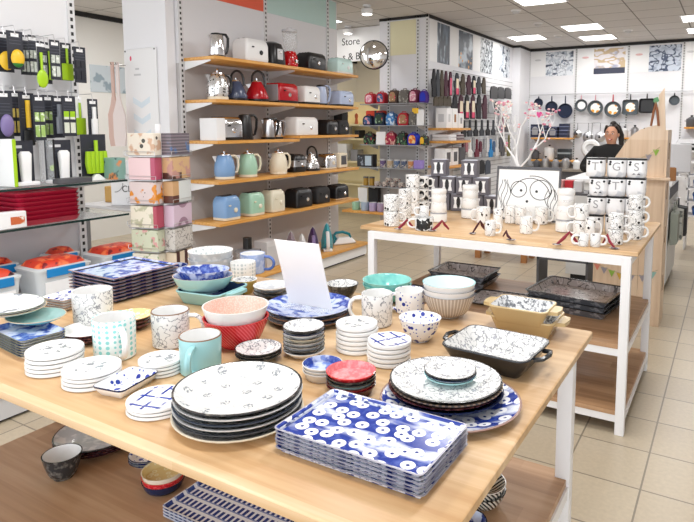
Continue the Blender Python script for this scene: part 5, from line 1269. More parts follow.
F = {'red': fab('red_fabric', '#B3202E'), 'pinkp': fab('pink_print', '#D98FA6', ('#F1D7DC', ('noise', 40, .5, .6))), 'navy': fab('navy_fabric', '#1E2A45'), 'navyp': fab('navy_pink_print', '#3A5C8C', ('#D9A0A8', ('noise', 22, .55, .6))),
     'tan': fab('tan_print', '#A5805E', ('#C9405A', ('dots', 24, 0, .3)), ('#E3D2BC', ('noise', 30, .6, .66))), 'brown': fab('dark_brown_fabric', '#4B3A34'), 'grey': fab('grey_fabric', '#6A6662', ('#A8A49C', ('noise', 28, .55, .62))), 'mar': fab('maroon_fabric', '#6A1F3C'),
     'violet': fab('violet_fabric', '#4B2A86'), 'blue': fab('royal_blue_fabric', '#2434B8'), 'green': fab('dark_green_print', '#2E4638', ('#C43A3A', ('dots', 22, 0, .26)), ('#9FC0A0', ('noise', 30, .58, .64))), 'sky': fab('sky_print', '#3E7FC0', ('#D8E6F2', ('noise', 24, .53, .6))),
     'blk': fab('black_floral', '#23242A', ('#5E8A5A', ('noise', 26, .56, .62)), ('#C7584E', ('dots', 24, 0, .22))), 'org': fab('orange_patch', '#E2702E', ('#F2D08A', ('noise', 20, .5, .6))), 'crimson': fab('crimson_floral', '#A32444', ('#E3B8A8', ('noise', 26, .55, .6)))}
for u, z, w, h, lb, a, b in ((371, zz[0], .14, .14, 'red bag with pink front, leftmost on the top bag shelf', 'red', 'pinkp'), (382, zz[0], .13, .15, 'red edged bag with navy print on the top bag shelf', 'red', 'navyp'), (394.5, zz[0], .14, .17, 'brown bag with tan floral front on the top bag shelf', 'brown', 'tan'),
    (405, zz[0], .14, .17, 'grey patterned bag on the top bag shelf', 'grey', 'grey'), (415, zz[0], .13, .17, 'maroon bag with pink front on the top bag shelf', 'mar', 'pinkp'), (424, zz[0], .1, .15, 'violet and blue bag, rightmost on the top bag shelf', 'violet', 'blue'),
    (369, zz[1], .14, .13, 'navy bag with small print, leftmost on the second bag shelf', 'navy', 'navyp'), (380.5, zz[1], .15, .17, 'dark bag with green and red flowers on the second bag shelf', 'navy', 'green'), (392, zz[1], .13, .16, 'sky blue printed bag on the second bag shelf', 'sky', 'sky'),
    (404, zz[1], .15, .16, 'red bag with tan flowers on the second bag shelf', 'red', 'tan'), (413, zz[1], .08, .17, 'grey pouch with pale print beside the white card', 'grey', 'grey'),
    (370, zz[2], .15, .15, 'black floral bag, leftmost on the third bag shelf', 'blk', 'blk'), (391.5, zz[2], .14, .16, 'crimson floral bag on the third bag shelf', 'crimson', 'crimson'), (403, zz[2], .13, .16, 'dark bag with green floral front on the third bag shelf', 'blk', 'green'), (414, zz[2], .14, .15, 'royal blue bag with an orange patch', 'blue', 'org')):
    bag(u, z, w, h, lb, F[a], F[b])
p = ay(373, 120, YS+.2); solo('purse', MB().box(-.14, .14, -.05, .05, 0, .2, .01), fab('coral_purse', '#D9472E', ('#3A3A3A', ('stripe', 0, 6, .2))), 'flat coral purse behind the navy bag', 'bag', (p.x+.04, YS+.22, zz[1]))
solo('show_card', MB().box(-.07, .07, -.004, .004, 0, .17), PAPER, 'white card between black and crimson bags', 'card', (ay(380.5, 140, YS+.04).x, YS+.04, zz[2]), 0, None, -.1)
t = thing('price_card', 'tall white card with a yellow top at the right of the second bag shelf', 'card', (ay(419.5, 120, YS+.03).x, YS+.05, zz[1]), 0, None, -.05)
part('card', MB().box(-.05, .05, -.003, .003, 0, .2), PAPER, t); part('yellow_top', MB().box(-.12, -.03, -.004, .002, .15, .22), YEL, t)
p = ay(425, 140, YS+.1); bag(424.5, zz[2], .08, .12, 'black bag with yellow print, rightmost on the third bag shelf', F['blk'], YEL)
t = thing('framed_box', 'black framed box with pale front left of the small jars', 'box', (ay(367, 160, YS+.1).x, YS+.1, zz[3]))
part('case', MB().box(-.13, .13, -.05, .05, 0, .17, .004), BLACK, t); part('pale_front', MB().box(.0, .1, -.053, -.05, .02, .15), mat('pale_blue_front', '#B9CBD9', .5), t); part('dark_print', MB().box(-.12, -.01, -.053, -.05, .02, .15), mat('dark_print', '#2C3038', .5, layers=[('#8A93A0', ('noise', 30, .55, .6))]), t)
JAR = fab('jar_print', '#7A6A86', ('#D9CFC2', ('noise', 50, .5, .6)))
for k, (u, c) in enumerate(((383, 'purple'), (390, 'tan'), (397, 'blue'), (404, 'blue and white'), (411, 'orange'))):
    m = fab(c+'_jar_print', {'purple': '#5E4A78', 'tan': '#B9A284', 'blue': '#5C7396', 'blue and white': '#4E5A74', 'orange': '#C98A56'}[c], ('#E4DCD0', ('noise', 45, .52, .6)))
    t = thing('storage_jar', 'small %s printed jar on the jar shelf of the bag display' % c, 'jar', (ay(u, 165, YS+.08).x, YS+.08, zz[3]), 0, 'small printed jars')
    part('body', MB().lathe([(.036, 0), (.042, .008), (.042, .085), (.036, .095)], 7), m, t); part('lid', MB().lathe([(.038, .095), (.038, .11), (.01, .115)], 7), LGREY, t)
solo('gift_box', MB().box(-.055, .055, -.05, .05, 0, .11, .006), mat('lavender_box', '#9A86CE', .5), 'lavender box at the right end of the jar shelf', 'box', (ay(419, 165, YS+.08).x, YS+.08, zz[3]))
CUPM = fab('cup_print', '#C9BDB4', ('#8A2E3A', ('dots', 36, 0, .3)), ('#4A4A4A', ('noise', 50, .56, .6)))
for k, u in enumerate((377, 385, 393, 401, 409)):
    t = mug('mug', 'small red dotted cup, %s from left on the cup shelf' % ['first', 'second', 'third', 'fourth', 'fifth'][k], ay(u, 185, YS+.07).x, YS+.07, zz[4], .035, .065, CUPM, 0, group='small dotted cups')
for k, u in enumerate((388, 396)):
    mug('mug', 'small red dotted cup stacked on the row, %s' % ['left', 'right'][k], ay(u, 185, YS+.07).x, YS+.07, zz[4]+.0655, .033, .055, CUPM, 0, group='small dotted cups')
for k, u in enumerate((366, 372)):
    t = thing('storage_jar', 'gold tin with dark lid, %s of two on the cup shelf' % ['left', 'right'][k], 'jar', (ay(u, 185, YS+.1).x, YS+.1, zz[4]), 0, 'gold tins')
    part('body', MB().lathe([(.035, 0), (.036, .1)], 7), mat('gold_tin', '#B08A3C', .35, .4) if 'gold_tin' not in bpy.data.materials else bpy.data.materials['gold_tin'], t); part('lid', MB().lathe([(.037, .1), (.037, .12)], 7), DGREY, t)
for k, (u, c, h) in enumerate(((356, 'mint', '#9CC9AC'), (365, 'pale blue', '#A9BBD2'), (373, 'lilac', '#B6A6CC'), (381, 'soft mauve', '#A895B4'))):
    mug('mug', c+' mug on the low wooden shelf of the bag display', ay(u, 212, YS+.1).x, YS+.1, z6, .055, .12, mat(c.replace(' ', '_')+'_mug', h, .3), 30, group='pastel mugs on the low shelf')
solo('show_card', MB().box(-.075, .075, -.004, .004, 0, .3), PAPER, 'tall white card standing behind the pastel mugs', 'card', (ay(362, 200, YS+.2).x, YS+.22, z6)); solo('carton', MB().box(-.08, .08, -.04, .04, 0, .31, .004), MBLACK, 'black carton behind the lilac mug', 'box', (ay(373, 195, YS+.2).x, YS+.24, z6))

# warm lit shop behind: display racks with goods
t = thing('wall_shelf', 'yellow lit shelf with red pepper mills beyond the appliance wall', 'shelf', (-5.6, 9.0, 0))
YW = mat('warm_cream_board', '#EFE2B8', .6)
for z in (.5, .9, 1.3, 1.55): part('board', MB().box(-1.0, 1.3, -.2, .2, z-.03, z), YW, t)
for x in (-1.0, 1.27): part('side_panel', MB().box(x, x+.03, -.2, .2, 0, 1.95), YW, t)
part('back_panel', MB().box(-1.0, 1.3, .2, .22, 0, 1.95), YW, t)
for u, nm in ((346.5, 'left'), (356.5, 'right')):
    p = ay(u, 130, 8.93)
    t = thing('pepper_mill', 'red brown pepper mill on the yellow shelf, %s one' % nm, 'mill', (p.x, 8.93, 1.5505), 0, 'pepper mills on the yellow shelf')
    part('body', MB().lathe([(.035, 0), (.03, .04), (.022, .09), (.03, .13)], 7), mat('mill_wood', '#A8522E', .4) if 'mill_wood' not in bpy.data.materials else bpy.data.materials['mill_wood'], t); part('knob', MB().lathe([(.03, .13), (.03, .16), (.008, .19)], 7), bpy.data.materials['mill_wood'], t)
for k, (u, z, w, h, m, lb) in enumerate(((345, .9, .2, .3, WPL, 'white boxed kitchenware beyond the appliance shelf end'), (357, .9, .15, .2, GREY, 'grey boxed goods beyond the appliance shelf end'), (345, 1.3, .18, .2, LGREY, 'pale boxed goods on the yellow third board'), (360, 1.3, .1, .14, MBLACK, 'black boxed goods on the yellow third board'))):
    p = ay(u, 150, 8.93); solo('carton', MB().box(-w/2, w/2, -.1, .1, 0, h, .004), m, lb, 'box', (p.x, 8.93, z+.0006))

# ---------------------------------------------------------------- goods on the right face of the block
struct('trim_30', MB().box(BX, BX+.012, 7.95, BY1-.02, .2, 2.30), mat('slatwall', (.74, .74, .76), .5, layers=[((.36, .36, .38), ('stripe', 2, 14, .16))]))
NTH = ['first', 'second', 'third', 'fourth', 'fifth', 'sixth', 'seventh', 'eighth', 'ninth', 'tenth', 'eleventh', 'twelfth']
LABM = mat('pink_cream_label', '#E9DDC2', .5, layers=[('#E0436E', ('slab', 2, -1, .1))])
def hanging(kind, u, v0, v1, x, m, label, tagm=None, w=.07):
    a = ax(u, v0, x); b = ax(u, v1, x); H = a.z-b.z
    t = thing(kind, label, kind.replace('_', ' '), (x, a.y, b.z), 0, {'oven_mitt': 'oven mitts on the slat wall', 'utensil_pack': 'packed utensils on the slat wall', 'pouch': 'pouches on the slat wall'}.get(kind, 'caps'))
    part('hook', MB().tube([(BX+.013-x, 0, H-.012), (.03, 0, H-.012)], .003, 4), STEEL, t)
    if kind == 'oven_mitt': o = [(-w*.5, 0), (w*.5, 0), (w*.5, H*.55), (w*.38, H*.85), (w*.12, H*.97), (-w*.15, H*.97), (-w*.42, H*.8), (-w*.5, H*.5), (-w*.78, H*.62), (-w*.84, H*.5), (-w*.55, H*.28)]
    elif kind == 'utensil_pack': o = [(-w*.35, 0), (w*.35, 0), (w*.45, H*.3), (w*.15, H*.45), (w*.12, H), (-w*.12, H), (-w*.15, H*.45), (-w*.45, H*.3)]
    else: o = [(-w*.5, 0), (w*.5, 0), (w*.55, H*.6), (w*.4, H*.93), (w*.1, H), (-w*.1, H), (-w*.4, H*.93), (-w*.55, H*.6)]
    part('body', MB().prism(o, -.01, .01, 'x'), m, t)
    if tagm: part('label_card', MB().box(.0102, .0125, -w*.34, w*.34, H*.05, H*.72), tagm, t)
DK = [mat('charcoal_cloth', '#24242A', .8), mat('plum_cloth', '#4A2636', .8), mat('khaki_cloth', '#4E463A', .8), mat('graphite_cloth', '#3A3D44', .8)]
X1 = BX+.16
LEATH = mat('black_quilted', '#1C1B20', .7, layers=[('#5A2A3C', ('noise', 20, .55, .6))])
u1 = (434, 438, 442, 446, 450.5, 457, 463, 469, 474, 479, 484)
for k, u in enumerate(u1):
    hanging('oven_mitt', u, 68+(u-434)*.18, 97-(u-434)*.06, X1, DK[(k*3) % 4] if k not in (4,) else DK[1], '%s oven mitt from the corner in the top row' % NTH[k], LABM if k in (5, 8) else (mat('pink_label', '#E0567C', .5) if k == 4 else None), .125 if k > 4 else .085)
for k, u in enumerate((436, 440.5, 445, 449)):
    hanging('pouch', u, 96, 106, X1, DK[2], '%s brown pouch from the corner in the second row' % NTH[k], None, .12)
for k, u in enumerate((455, 461, 467, 473, 479, 485)):
    hanging('oven_mitt', u, 94, 119, X1, DK[k % 2], '%s mitt in the second row right of the pouches' % NTH[k], LABM if k in (2, 3) or k == 1 else None, .15)
for k, u in enumerate((464, 470, 476, 482, 488, 493.5)):
    hanging('utensil_pack', u, 120, 137-(u-464)*.06, X1, DK[3] if k % 2 else DK[0], '%s dark utensil from the corner in the third row' % NTH[k], None, .2)
for k, u in enumerate((463, 470, 477, 484, 491)):
    hanging('utensil_pack', u, 139, 157, X1, [DK[1], WPL, mat('wine_plastic', '#6A1630', .4), GREY, BLUEP][k], '%s utensil from the corner in the bottom row' % NTH[k], None, .2)
for k, u in enumerate((494, 501, 508)):
    hanging('cap', u, 86-k*1.2+k*2, 99, X1, BLACK, '%s black kitchen cap high at the rear of the block' % NTH[k], None, .3)
for k, u in enumerate((491, 497, 503, 509)):
    hanging('pouch', u, 101, 113, X1, [GREY, DGREY, LGREY, WPL][k], '%s grey pouch below the black caps' % NTH[k], None, .2)
for k, u in enumerate((499, 503, 507, 511, 515)):
    hanging('utensil_pack', u, 115, 132, X1, [GREY, mat('mauve_pack', '#9A7A84', .5), DGREY, LGREY, PAPER][k], '%s pale utensil pack at the rear of the third row' % NTH[k], None, .2)
for k, u in enumerate((497, 503, 509, 515)):
    hanging('utensil_pack', u, 135, 156, X1, [LGREY, DGREY, mat('olive_pack', '#6E6A3C', .5), WPL][k], '%s utensil pack at the rear of the bottom row' % NTH[k], None, .2)
for k, u in enumerate((466.5, 473.5, 480.5, 487.5, 494, 500.5, 506)):
    hanging('pouch', u, 137 if k % 2 else 141, 152, X1, [mat('dusty_rose_pack', '#A06A74', .6), GREY, mat('wine_pack', '#5E2034', .6), LGREY, mat('denim_pack', '#4A6284', .6), DGREY, mat('sand_pack', '#A89A86', .6)][k], '%s small pouch between the bottom row utensils' % NTH[k], None, .09)
for k, u in enumerate((464.5, 470, 476, 482, 488)):
    hanging('pouch', u, 160, 174, X1, [DGREY, mat('plum_pack', '#5A3A4C', .6), GREY, MBLACK, mat('slate_pack', '#4A505C', .6)][k], '%s dark pouch in the lowest row of the slat wall' % NTH[k], None, .2)
# two small wooden shelves with cartons and towels at the corner
for k, (v, nm) in enumerate(((128, 'upper'), (141.5, 'lower'))):
    q = ax(445, v, BX+.33)
    t = thing('wall_shelf', '%s short wooden shelf on the right face of the block' % nm, 'shelf', (BX+.001, 7.42, q.z), 0, 'short wooden shelves on the block')
    part('board', MB().box(0, .33, -.27, .42, -.03, 0, .003), BEECHY, t)
    for y in (-.2, .35): part('bracket', MB().prism([(0, -.03), (.25, -.03), (.25, -.042), (0, -.09)], y-.003, y+.003, 'y'), WMET, t)
    if k == 0:
        for j, (y, h, nm2) in enumerate(((7.26, .26, 'taller white carton nearest the corner on the short shelf'), (7.45, .26, 'white carton second from the corner on the short shelf'), (7.66, .2, 'lower white carton at the far end of the short shelf'))):
            c = thing('white_carton', nm2, 'box', (BX+.18, y, q.z+.0006), 0, 'white cartons on the short shelf')
            part('carton', MB().box(-.08, .08, -.085, .085, 0, h, .003), PAPER, c); part('picture', MB().box(.08, .0812, -.03, .03, h*.3, h*.7), [LGREY, BROWN, GREY][j], c); part('side_print', MB().box(-.04, .04, -.0862, -.085, h*.3, h*.7), LGREY, c)
    else:
        for j, (y, m, nm2) in enumerate(((7.3, mat('white_towel', (.78, .78, .8), .9), 'white'), (7.56, mat('grey_wine_towel', '#5A4650', .9, layers=[('#C9C4C8', ('stripe', 2, 30, .4))]), 'grey and wine'))):
            for i in range(2): solo('folded_towel', MB().loft([(.13, .1, .02, 0), (.14, .11, .03, .008), (.14, .11, .03, .036), (.12, .1, .03, .044)], 4), m, '%s folded towel on the lower short shelf' % nm2 + rank(i, 2), 'towel', (BX+.17, y, q.z+.0006+i*.0445), 0, 'folded towels')
for j, (y, m) in enumerate(((7.25, PAPER), (7.48, PAPER), (7.72, DGREY))):
    q = ax(445, 160, BX+.33)
    c = thing('white_carton', ['white carton with a dark picture under the short shelves, nearest the corner', 'white carton with a dark picture under the short shelves, farther one', 'dark carton under the short shelves at the far end'][j], 'box', (BX+.18, y, .98), 0, 'cartons under the short shelves')
    part('carton', MB().box(-.08, .08, -.1, .1, 0, .23, .003), m, c); part('picture', MB().box(.08, .0812, -.06, .06, .05, .18), DGREY, c)
t = thing('wall_shelf', 'lowest short shelf on the right face of the block, under cartons', 'shelf', (BX+.001, 7.5, .979), 0); part('board', MB().box(0, .33, -.35, .42, -.03, 0, .003), BEECHY, t)

# ---------------------------------------------------------------- back wall: rail with pans, lids, shelves
YR = YB-.06
zr0 = ay(600, 93.3, YR).z
t = thing('hanging_rail', 'long thin rail along the back wall holding frying pans', 'rail', (-2.0, YR, zr0))
part('bar', MB().tube([(ay(530, 94, YR).x+2, 0, 0), (ay(700, 92, YR).x+2, 0, 0)], .008, 6), STEEL, t)
for u in (531, 576, 628, 683): part('bracket', MB().tube([(ay(u, 94, YR).x+2, 0, 0), (ay(u, 94, YR).x+2, .058, 0)], .008, 5), STEEL, t)
NAVYP = mat('navy_enamel', '#1C2740', .3); PANIN = mat('pan_grey', '#4A5258', .4)
def pan(u, v, r, label, m_in, m_out=BLACK, sq=0, sticker=None, hm=None):
    y = YR-.012; c = ay(u, v, y); s = px(c); R = r*s
    t = thing('frying_pan', label, 'pan', (c.x, y, c.z), 0, 'frying pans on the rail')
    kk = .035 if sq else 99
    b = MB().at(rx=PI/2)
    b.loft([(R*.8, R*.8, kk, 0), (R, R, kk, .04), (R*.985, R*.985, kk, .042), (R*.8, R*.8, kk, .006)], 8 if not sq else 4, [0, 0, 1])
    part('body', b, [m_out, m_in], t)
    top = zr0-c.z
    part('handle', MB().tube([(0, -.03, R*.96), (0, -.034, R+(top-R)*.35), (0, -.034, top-.03)], [.012, .011, .009], 6, flat=1.5), hm or m_out, t)
    part('hook', MB().tube([(0, -.034, top-.035), (0, -.03, top+.0), (0, .0, top+.012)], .004, 5), STEEL, t)
    if sticker: part('sticker', MB().at(0, -.0075, 0, rx=PI/2).lathe([(R*.62, 0), (R*.62, .001)], 8), sticker, t)
EGG = mat('egg_sticker', '#F1EEE6', .5, layers=[('#E8A23A', ('dots', (9, 9, 9), 0, .3)), ('#2A2A2A', ('noise', 20, .64, .66))])
pan(539, 103, 4.6, 'smallest navy pan at the left end of the rail', NAVYP, NAVYP); pan(552, 107.5, 6.2, 'medium navy pan second on the rail', NAVYP, NAVYP); pan(565.5, 110.8, 7.3, 'largest navy pan third on the rail', NAVYP, NAVYP)
RH = mat('red_handle', '#B82230', .4); PKH = mat('pink_handle', '#C99AA0', .4)
pan(581.5, 105.5, 6.2, 'small grey pan with white sticker and pink handle', PANIN, DGREY, 0, PAPER, PKH); pan(595.5, 108, 7.6, 'grey pan with food sticker and pink handle', PANIN, DGREY, 0, EGG, PKH); pan(613, 109.5, 8, 'grey pan with an egg sticker and red handle', PANIN, DGREY, 0, EGG, RH)
pan(630.5, 107.3, 7.4, 'square black grill pan with a pale sticker', PANIN, BLACK, 1, EGG); pan(647, 105.8, 7.2, 'square black grill pan without a sticker', BLACK, BLACK, 1); pan(674.5, 100.5, 4.9, 'small black pan right of the wooden stand', PANIN, BLACK, 0, None)
# lids and ring tin on a lower rail in the second bay
zr1 = ay(590, 123, YR).z
t = thing('hanging_rail', 'short lower rail with pan lids behind the shop assistant', 'rail', (ay(590, 120, YR).x, YR, zr1)); part('bar', MB().tube([(-.36, 0, 0), (.72, 0, 0)], .007, 6), STEEL, t)
for x in (-.33, .5): part('bracket', MB().tube([(x, 0, 0), (x, .058, 0)], .007, 5), STEEL, t)
def lid(u, v, r, label):
    y = YR-.02; c = ay(u, v, y); R = r*px(c)
    t = thing('pan_lid', label, 'lid', (c.x, y, c.z), 0, 'pan lids on the lower rail')
    part('disc', MB().at(rx=PI/2).lathe([(R, 0), (R, .006), (R*.7, .03), (.01, .04)], 9), STEEL, t); part('knob', MB().at(0, -.04, 0, rx=PI/2).lathe([(.01, 0), (.02, .02), (.018, .03)], 6), BLACK, t)
    part('hook', MB().tube([(0, -.005, R*.9), (0, -.005, zr1-c.z)], .004, 4), BLACK, t)
lid(577.5, 134, 4.2, 'small steel lid at the left of the lower rail'); lid(588, 137, 5.2, 'steel lid left of the assistant'); lid(600, 137, 5.2, 'steel lid just beside the assistant'); lid(619, 134, 4, 'steel lid right of the assistant')
c = ay(591, 148.5, YR-.08)
t = thing('cake_tin', 'round white ring tin hanging below the pan lids', 'cake tin', (c.x, YR-.08, c.z))
R = 9.2*px(c); part('ring_body', MB().at(rx=PI/2).lathe([(R, 0), (R, .02), (R*.85, .05), (R*.55, .05), (R*.42, .02)], 10, cap=(True, True)), WPL, t); part('centre_print', MB().at(0, -.02, 0, rx=PI/2).lathe([(R*.42, 0), (R*.42, .006)], 8), LGREY, t); part('hook', MB().tube([(0, .01, R*.95), (0, .03, zr1-c.z)], .004, 4), BLACK, t)
# shelves
def back_shelf(u0, u1, v, label, m=BEECHY, d=.36):
    y = YB-d; a, b = ay(u0, v, y), ay(u1, v, y)
    t = thing('wall_shelf', label, 'shelf', ((a.x+b.x)/2, YB-.013, a.z), 0, 'shelves on the back wall')
    h = (b.x-a.x)/2; part('board', MB().box(-h, h, -d+.013, 0, -.03, 0, .003), m, t)
    for x in (-h+.03, h-.03): part('bracket', MB().prism([(-.001, -.03), (-d*.8, -.03), (-d*.8, -.045), (-.001, -.1)], x-.003, x+.003, 'x'), WMET, t)
    return a.z+.0006
zA = back_shelf(531, 570.5, 137.5, 'wooden shelf under the navy pans'); zB = back_shelf(531, 574, 159.5, 'second wooden shelf under the navy pans', BEECHY); zC = back_shelf(620, 651, 137.5, 'wooden shelf right of the assistant')
zD = back_shelf(684, 712, 127, 'wooden shelf at the right edge of the back wall'); zE = back_shelf(660, 712, 150, 'white shelf behind the till at the right', WMET)
YI = YB-.2
NBOX = mat('navy_carton', '#1D2440', .5, layers=[('#8A93B4', ('stripe', 2, 16, .12))])
def cart(u, z, w, h, m, label, cat='box', d=.1, y=YI, pot=None):
    p = ay(u, 130, y)
    t = thing('pot_carton' if cat == 'box' else 'carton', label, cat, (p.x, y, z), 0, 'cartons on the back wall shelves')
    part('carton', MB().box(-w/2, w/2, -d, d, 0, h, .003), m, t)
    if pot:
        b = MB().prism([(-w*.3, h*.2), (w*.3, h*.2), (w*.36, h*.62), (-w*.36, h*.62)], -d-.0015, -d, 'y'); b.prism([(-w*.36, h*.66), (w*.36, h*.66), (w*.1, h*.82), (-w*.1, h*.82)], -d-.0015, -d, 'y')
        part('pot_picture', b, pot, t)
cart(536.5, zA, .165, .24, NBOX, 'navy carton with a pot picture, leftmost under the navy pans', pot=STEEL); cart(545.5, zA, .09, .22, NBOX, 'plain navy carton between the two pot pictures'); cart(554, zA, .16, .2, NBOX, 'navy carton with a pot picture in the middle of the shelf', pot=STEEL)
cart(564.5, zA, .15, .13, NBOX, 'low navy carton at the right of the shelf'); 
p = ay(564, 130, YI); solo('pot_carton', MB().box(-.085, .085, -.1, .1, 0, .12, .003), NBOX, 'navy carton lying on the low navy carton', 'box', (p.x+.01, YI, zA+.1312), .1)
def pot(u, z, R, h, label, m, y=YI):
    R *= .8
    p = ay(u, 150, y); t = thing('cooking_pot', label, 'pot', (p.x, y, z), 0, 'pots at the back wall')
    part('body', MB().lathe([(R*.9, 0), (R, .015), (R, h), (R*.97, h)], 9), m, t); part('lid', MB().lathe([(R*1.02, h), (R*1.0, h+.01), (R*.4, h+.04), (.01, h+.045)], 9), m, t); part('knob', MB().lathe([(.012, h+.043), (.022, h+.06), (.018, h+.072)], 6), BLACK, t)
    for s in (-1, 1): part('handle', MB().tube([(s*R*.98, -.03, h*.8), (s*(R+.016), -.02, h*.82), (s*(R+.016), .02, h*.82), (s*R*.98, .03, h*.8)], .008, 5), m, t)
pot(535.5, zB, .09, .13, 'dark pot at the left of the second back shelf', DGREY); pot(549.5, zB, .12, .2, 'large white pot with lid on the second back shelf', WPL)
cart(565.5, zB, .22, .2, mat('charcoal_box', '#2C3034', .5, layers=[('#9AA0A4', ('slab', 2, .11, .14))]), 'wide charcoal carton right of the white pot')
for u, R, h, m, lb in ((624, .07, .12, LGREY, 'small grey pot right of the assistant on the shelf'), (634, .08, .14, STEEL, 'steel pot right of the assistant on the shelf'), (644, .06, .09, DGREY, 'dark pot by the wooden stand on the shelf')): pot(u, zC, R, h, lb, m)
pot(690, zD, .1, .12, 'dark pot on the shelf at the right edge', DGREY)
t = thing('toaster', 'white and black sandwich press on the right hand white shelf', 'toaster', (ay(688, 145, YI).x, YI, zE)); part('base', MB().loft([(.17, .13, .03, 0), (.18, .14, .04, .05)], 4), BLACK, t); part('body', MB().loft([(.18, .14, .05, .05), (.16, .12, .06, .15), (.12, .09, .06, .19)], 5), LGREY, t); part('handle', MB().tube([(-.1, -.14, .09), (-.1, -.18, .1), (.1, -.18, .1), (.1, -.14, .09)], .012, 6), BLACK, t)
# bench under the back shelves
t = thing('bench', 'grey bench with pots along the back wall', 'bench', (ay(562, 170, 10.6).x, 10.75, 0)); zQ = ay(562, 169, 10.5).z
part('top', MB().box(-.75, .55, -.3, .3, zQ-.04, zQ, .004), mat('grey_bench', '#8E867C', .5), t); part('front_panel', MB().box(-.73, .53, -.26, .28, .05, zQ-.04), DGREY, t); part('plinth', MB().box(-.7, .5, -.22, .25, 0, .05), MBLACK, t)
for u, R, h, m, lb in ((537, .07, .1, DGREY, 'dark pot at the left of the grey bench'), (546, .08, .14, STEEL, 'steel pot second on the grey bench'), (556, .07, .12, GREY, 'grey pot third on the grey bench'), (566, .08, .15, STEEL, 'steel pot fourth on the grey bench'), (577, .07, .12, WPL, 'white pot at the right of the grey bench')): pot(u, zQ+.0006, R, h, lb, m, 10.62)
# red boxed goods low behind the rear table
t = thing('goods_rack', 'dark low rack with red boxed goods behind the pale canister', 'rack', (ay(566, 190, 5.3).x, 5.3, 0)); zR_ = ay(566, 192, 5.2).z
for z in (.35, zR_): part('board', MB().box(-.2, .24, -.15, .15, z-.02, z), DGREY, t)
for x in (-.2, .22): part('side_panel', MB().box(x, x+.02, -.15, .15, 0, zR_+.02), DGREY, t)
for u, m, lb in ((560.5, mat('rose_box', '#C98A8A', .5), 'rose box on the dark low rack'), (570, mat('red_box', '#B81E2C', .4), 'red box on the dark low rack'), (579, LGREY, 'pale grey box on the dark low rack')):
    solo('goods_box', MB().box(-.035, .035, -.05, .05, 0, .1, .004), m, lb, 'box', (ay(u, 185, 5.25).x, 5.25, zR_+.0006))
# wooden feet of a low stool behind the rear table
p = az(477, 258, 0); q = az(525, 262, 0)
t = thing('wooden_stool', 'low wooden stool, its feet showing under the rear table', 'stool', ((p.x+q.x)/2, (p.y+q.y)/2+.1, 0)); hx = (q.x-p.x)/2
WN = mat('oak_leg', '#A8713E', .5); part('top', MB().box(-hx-.05, hx+.05, -.13, .25, .26, .29, .004), WN, t)
for x in (-hx, hx):
    for y in (-.1, .2): part('leg', MB().box(x-.03, x+.03, y-.03, y+.03, 0, .26), WN, t)

# ---------------------------------------------------------------- counter, till and plywood stand
t = thing('counter', 'white shop counter behind the plywood stand', 'counter', (-1.25, 6.35, 0))
part('body', MB().box(-.1, .79, -.5, .5, .06, .96), mat('counter_white', (.72, .72, .71), .5), t); part('top', MB().box(-.12, .81, -.52, .52, .96, 1.0, .004), WMET, t); part('plinth', MB().box(-.06, .75, -.46, .46, 0, .06), MBLACK, t)
part('dark_band', MB().box(.79, .793, -.48, .48, .84, .94), DGREY, t)
p = ay(659, 205, 5.82)
t = thing('card_terminal', 'black box fixed to the counter front beside the plywood post', 'terminal', (p.x, 5.849, p.z)); part('case', MB().box(-.045, .045, -.035, 0, -.1, .1, .006), BLACK, t); part('screen', MB().box(-.035, .035, -.0365, -.035, 0, .08), DGREY, t)
p = ay(679, 163, 6.3)
t = thing('till_screen', 'pale grey flat till screen seen from behind on the counter', 'monitor', (p.x-.02, 6.3, 1.0006), .15)
part('screen_back', MB().box(-.13, .12, -.012, .012, .06, .33, .006), LGREY, t); part('stand', MB().box(-.02, .02, .0, .03, .01, .2), GREY, t); part('foot', MB().box(-.08, .08, -.05, .09, 0, .012, .004), GREY, t)
solo('carton', MB().box(-.06, .06, -.05, .05, 0, .12, .003), BROWN, 'small brown carton on the counter before the till screen', 'box', (ay(668, 175, 6.0).x, 6.02, 1.0006), .2); solo('paper_stack', MB().box(-.1, .1, -.07, .07, 0, .03), PAPER, 'white paper pile on the counter corner', 'paper', (ay(668, 186, 5.93).x+.02, 5.91+.25, 1.0006), .1)
for k, (y, m, nm) in enumerate(((6.0, mat('grey_green_bag', '#8E958C', .7), 'grey green bag hanging nearest on the counter end'), (6.25, mat('pale_paper_bag', '#B9BAB2', .7, layers=[('#6A6E68', ('noise', 14, .56, .6))]), 'pale patterned bag hanging on the counter end'), (6.5, MBLACK, 'black bag hanging farthest on the counter end'))):
    t = thing('carrier_bag', nm, 'bag', (-.456+.012, y, .42), 0, 'bags on the counter end')
    part('body', MB().prism([(-.11, 0), (.11, 0), (.1, .3), (-.1, .3)], .0, .06+.02*k, 'x', taper=.1), m, t); part('handle', MB().tube([(.02, -.05, .29), (.02, -.03, .38), (.02, .03, .38), (.02, .05, .29)], .005, 5), m, t); part('hook', MB().tube([(-.01, 0, .375), (.03, 0, .375)], .005, 5), STEEL, t)
YK = 4.75
def K(u, v): p = ay(u, v, YK); return (p.x, p.z)
t = thing('plywood_stand', 'tall plywood display stand with a wave shaped panel', 'stand', (0, 0, 0))
x0, x1 = -.545, -.42
ztop = K(661, 88)[1]
part('post', MB().prism([(-.56, .0), (x1, .0), (x1, K(664, 130)[1]), (x1-.02, ztop), (x1-.055, ztop-.05), (x1-.06, K(655, 125)[1]), (-.56, K(646, 128)[1])], YK, YK+.02, 'y'), PLY, t)
part('side_panel', MB().box(x1-.002, x1+.018, YK+.0, YK+.30, 0, K(664, 130)[1]), PLY, t)
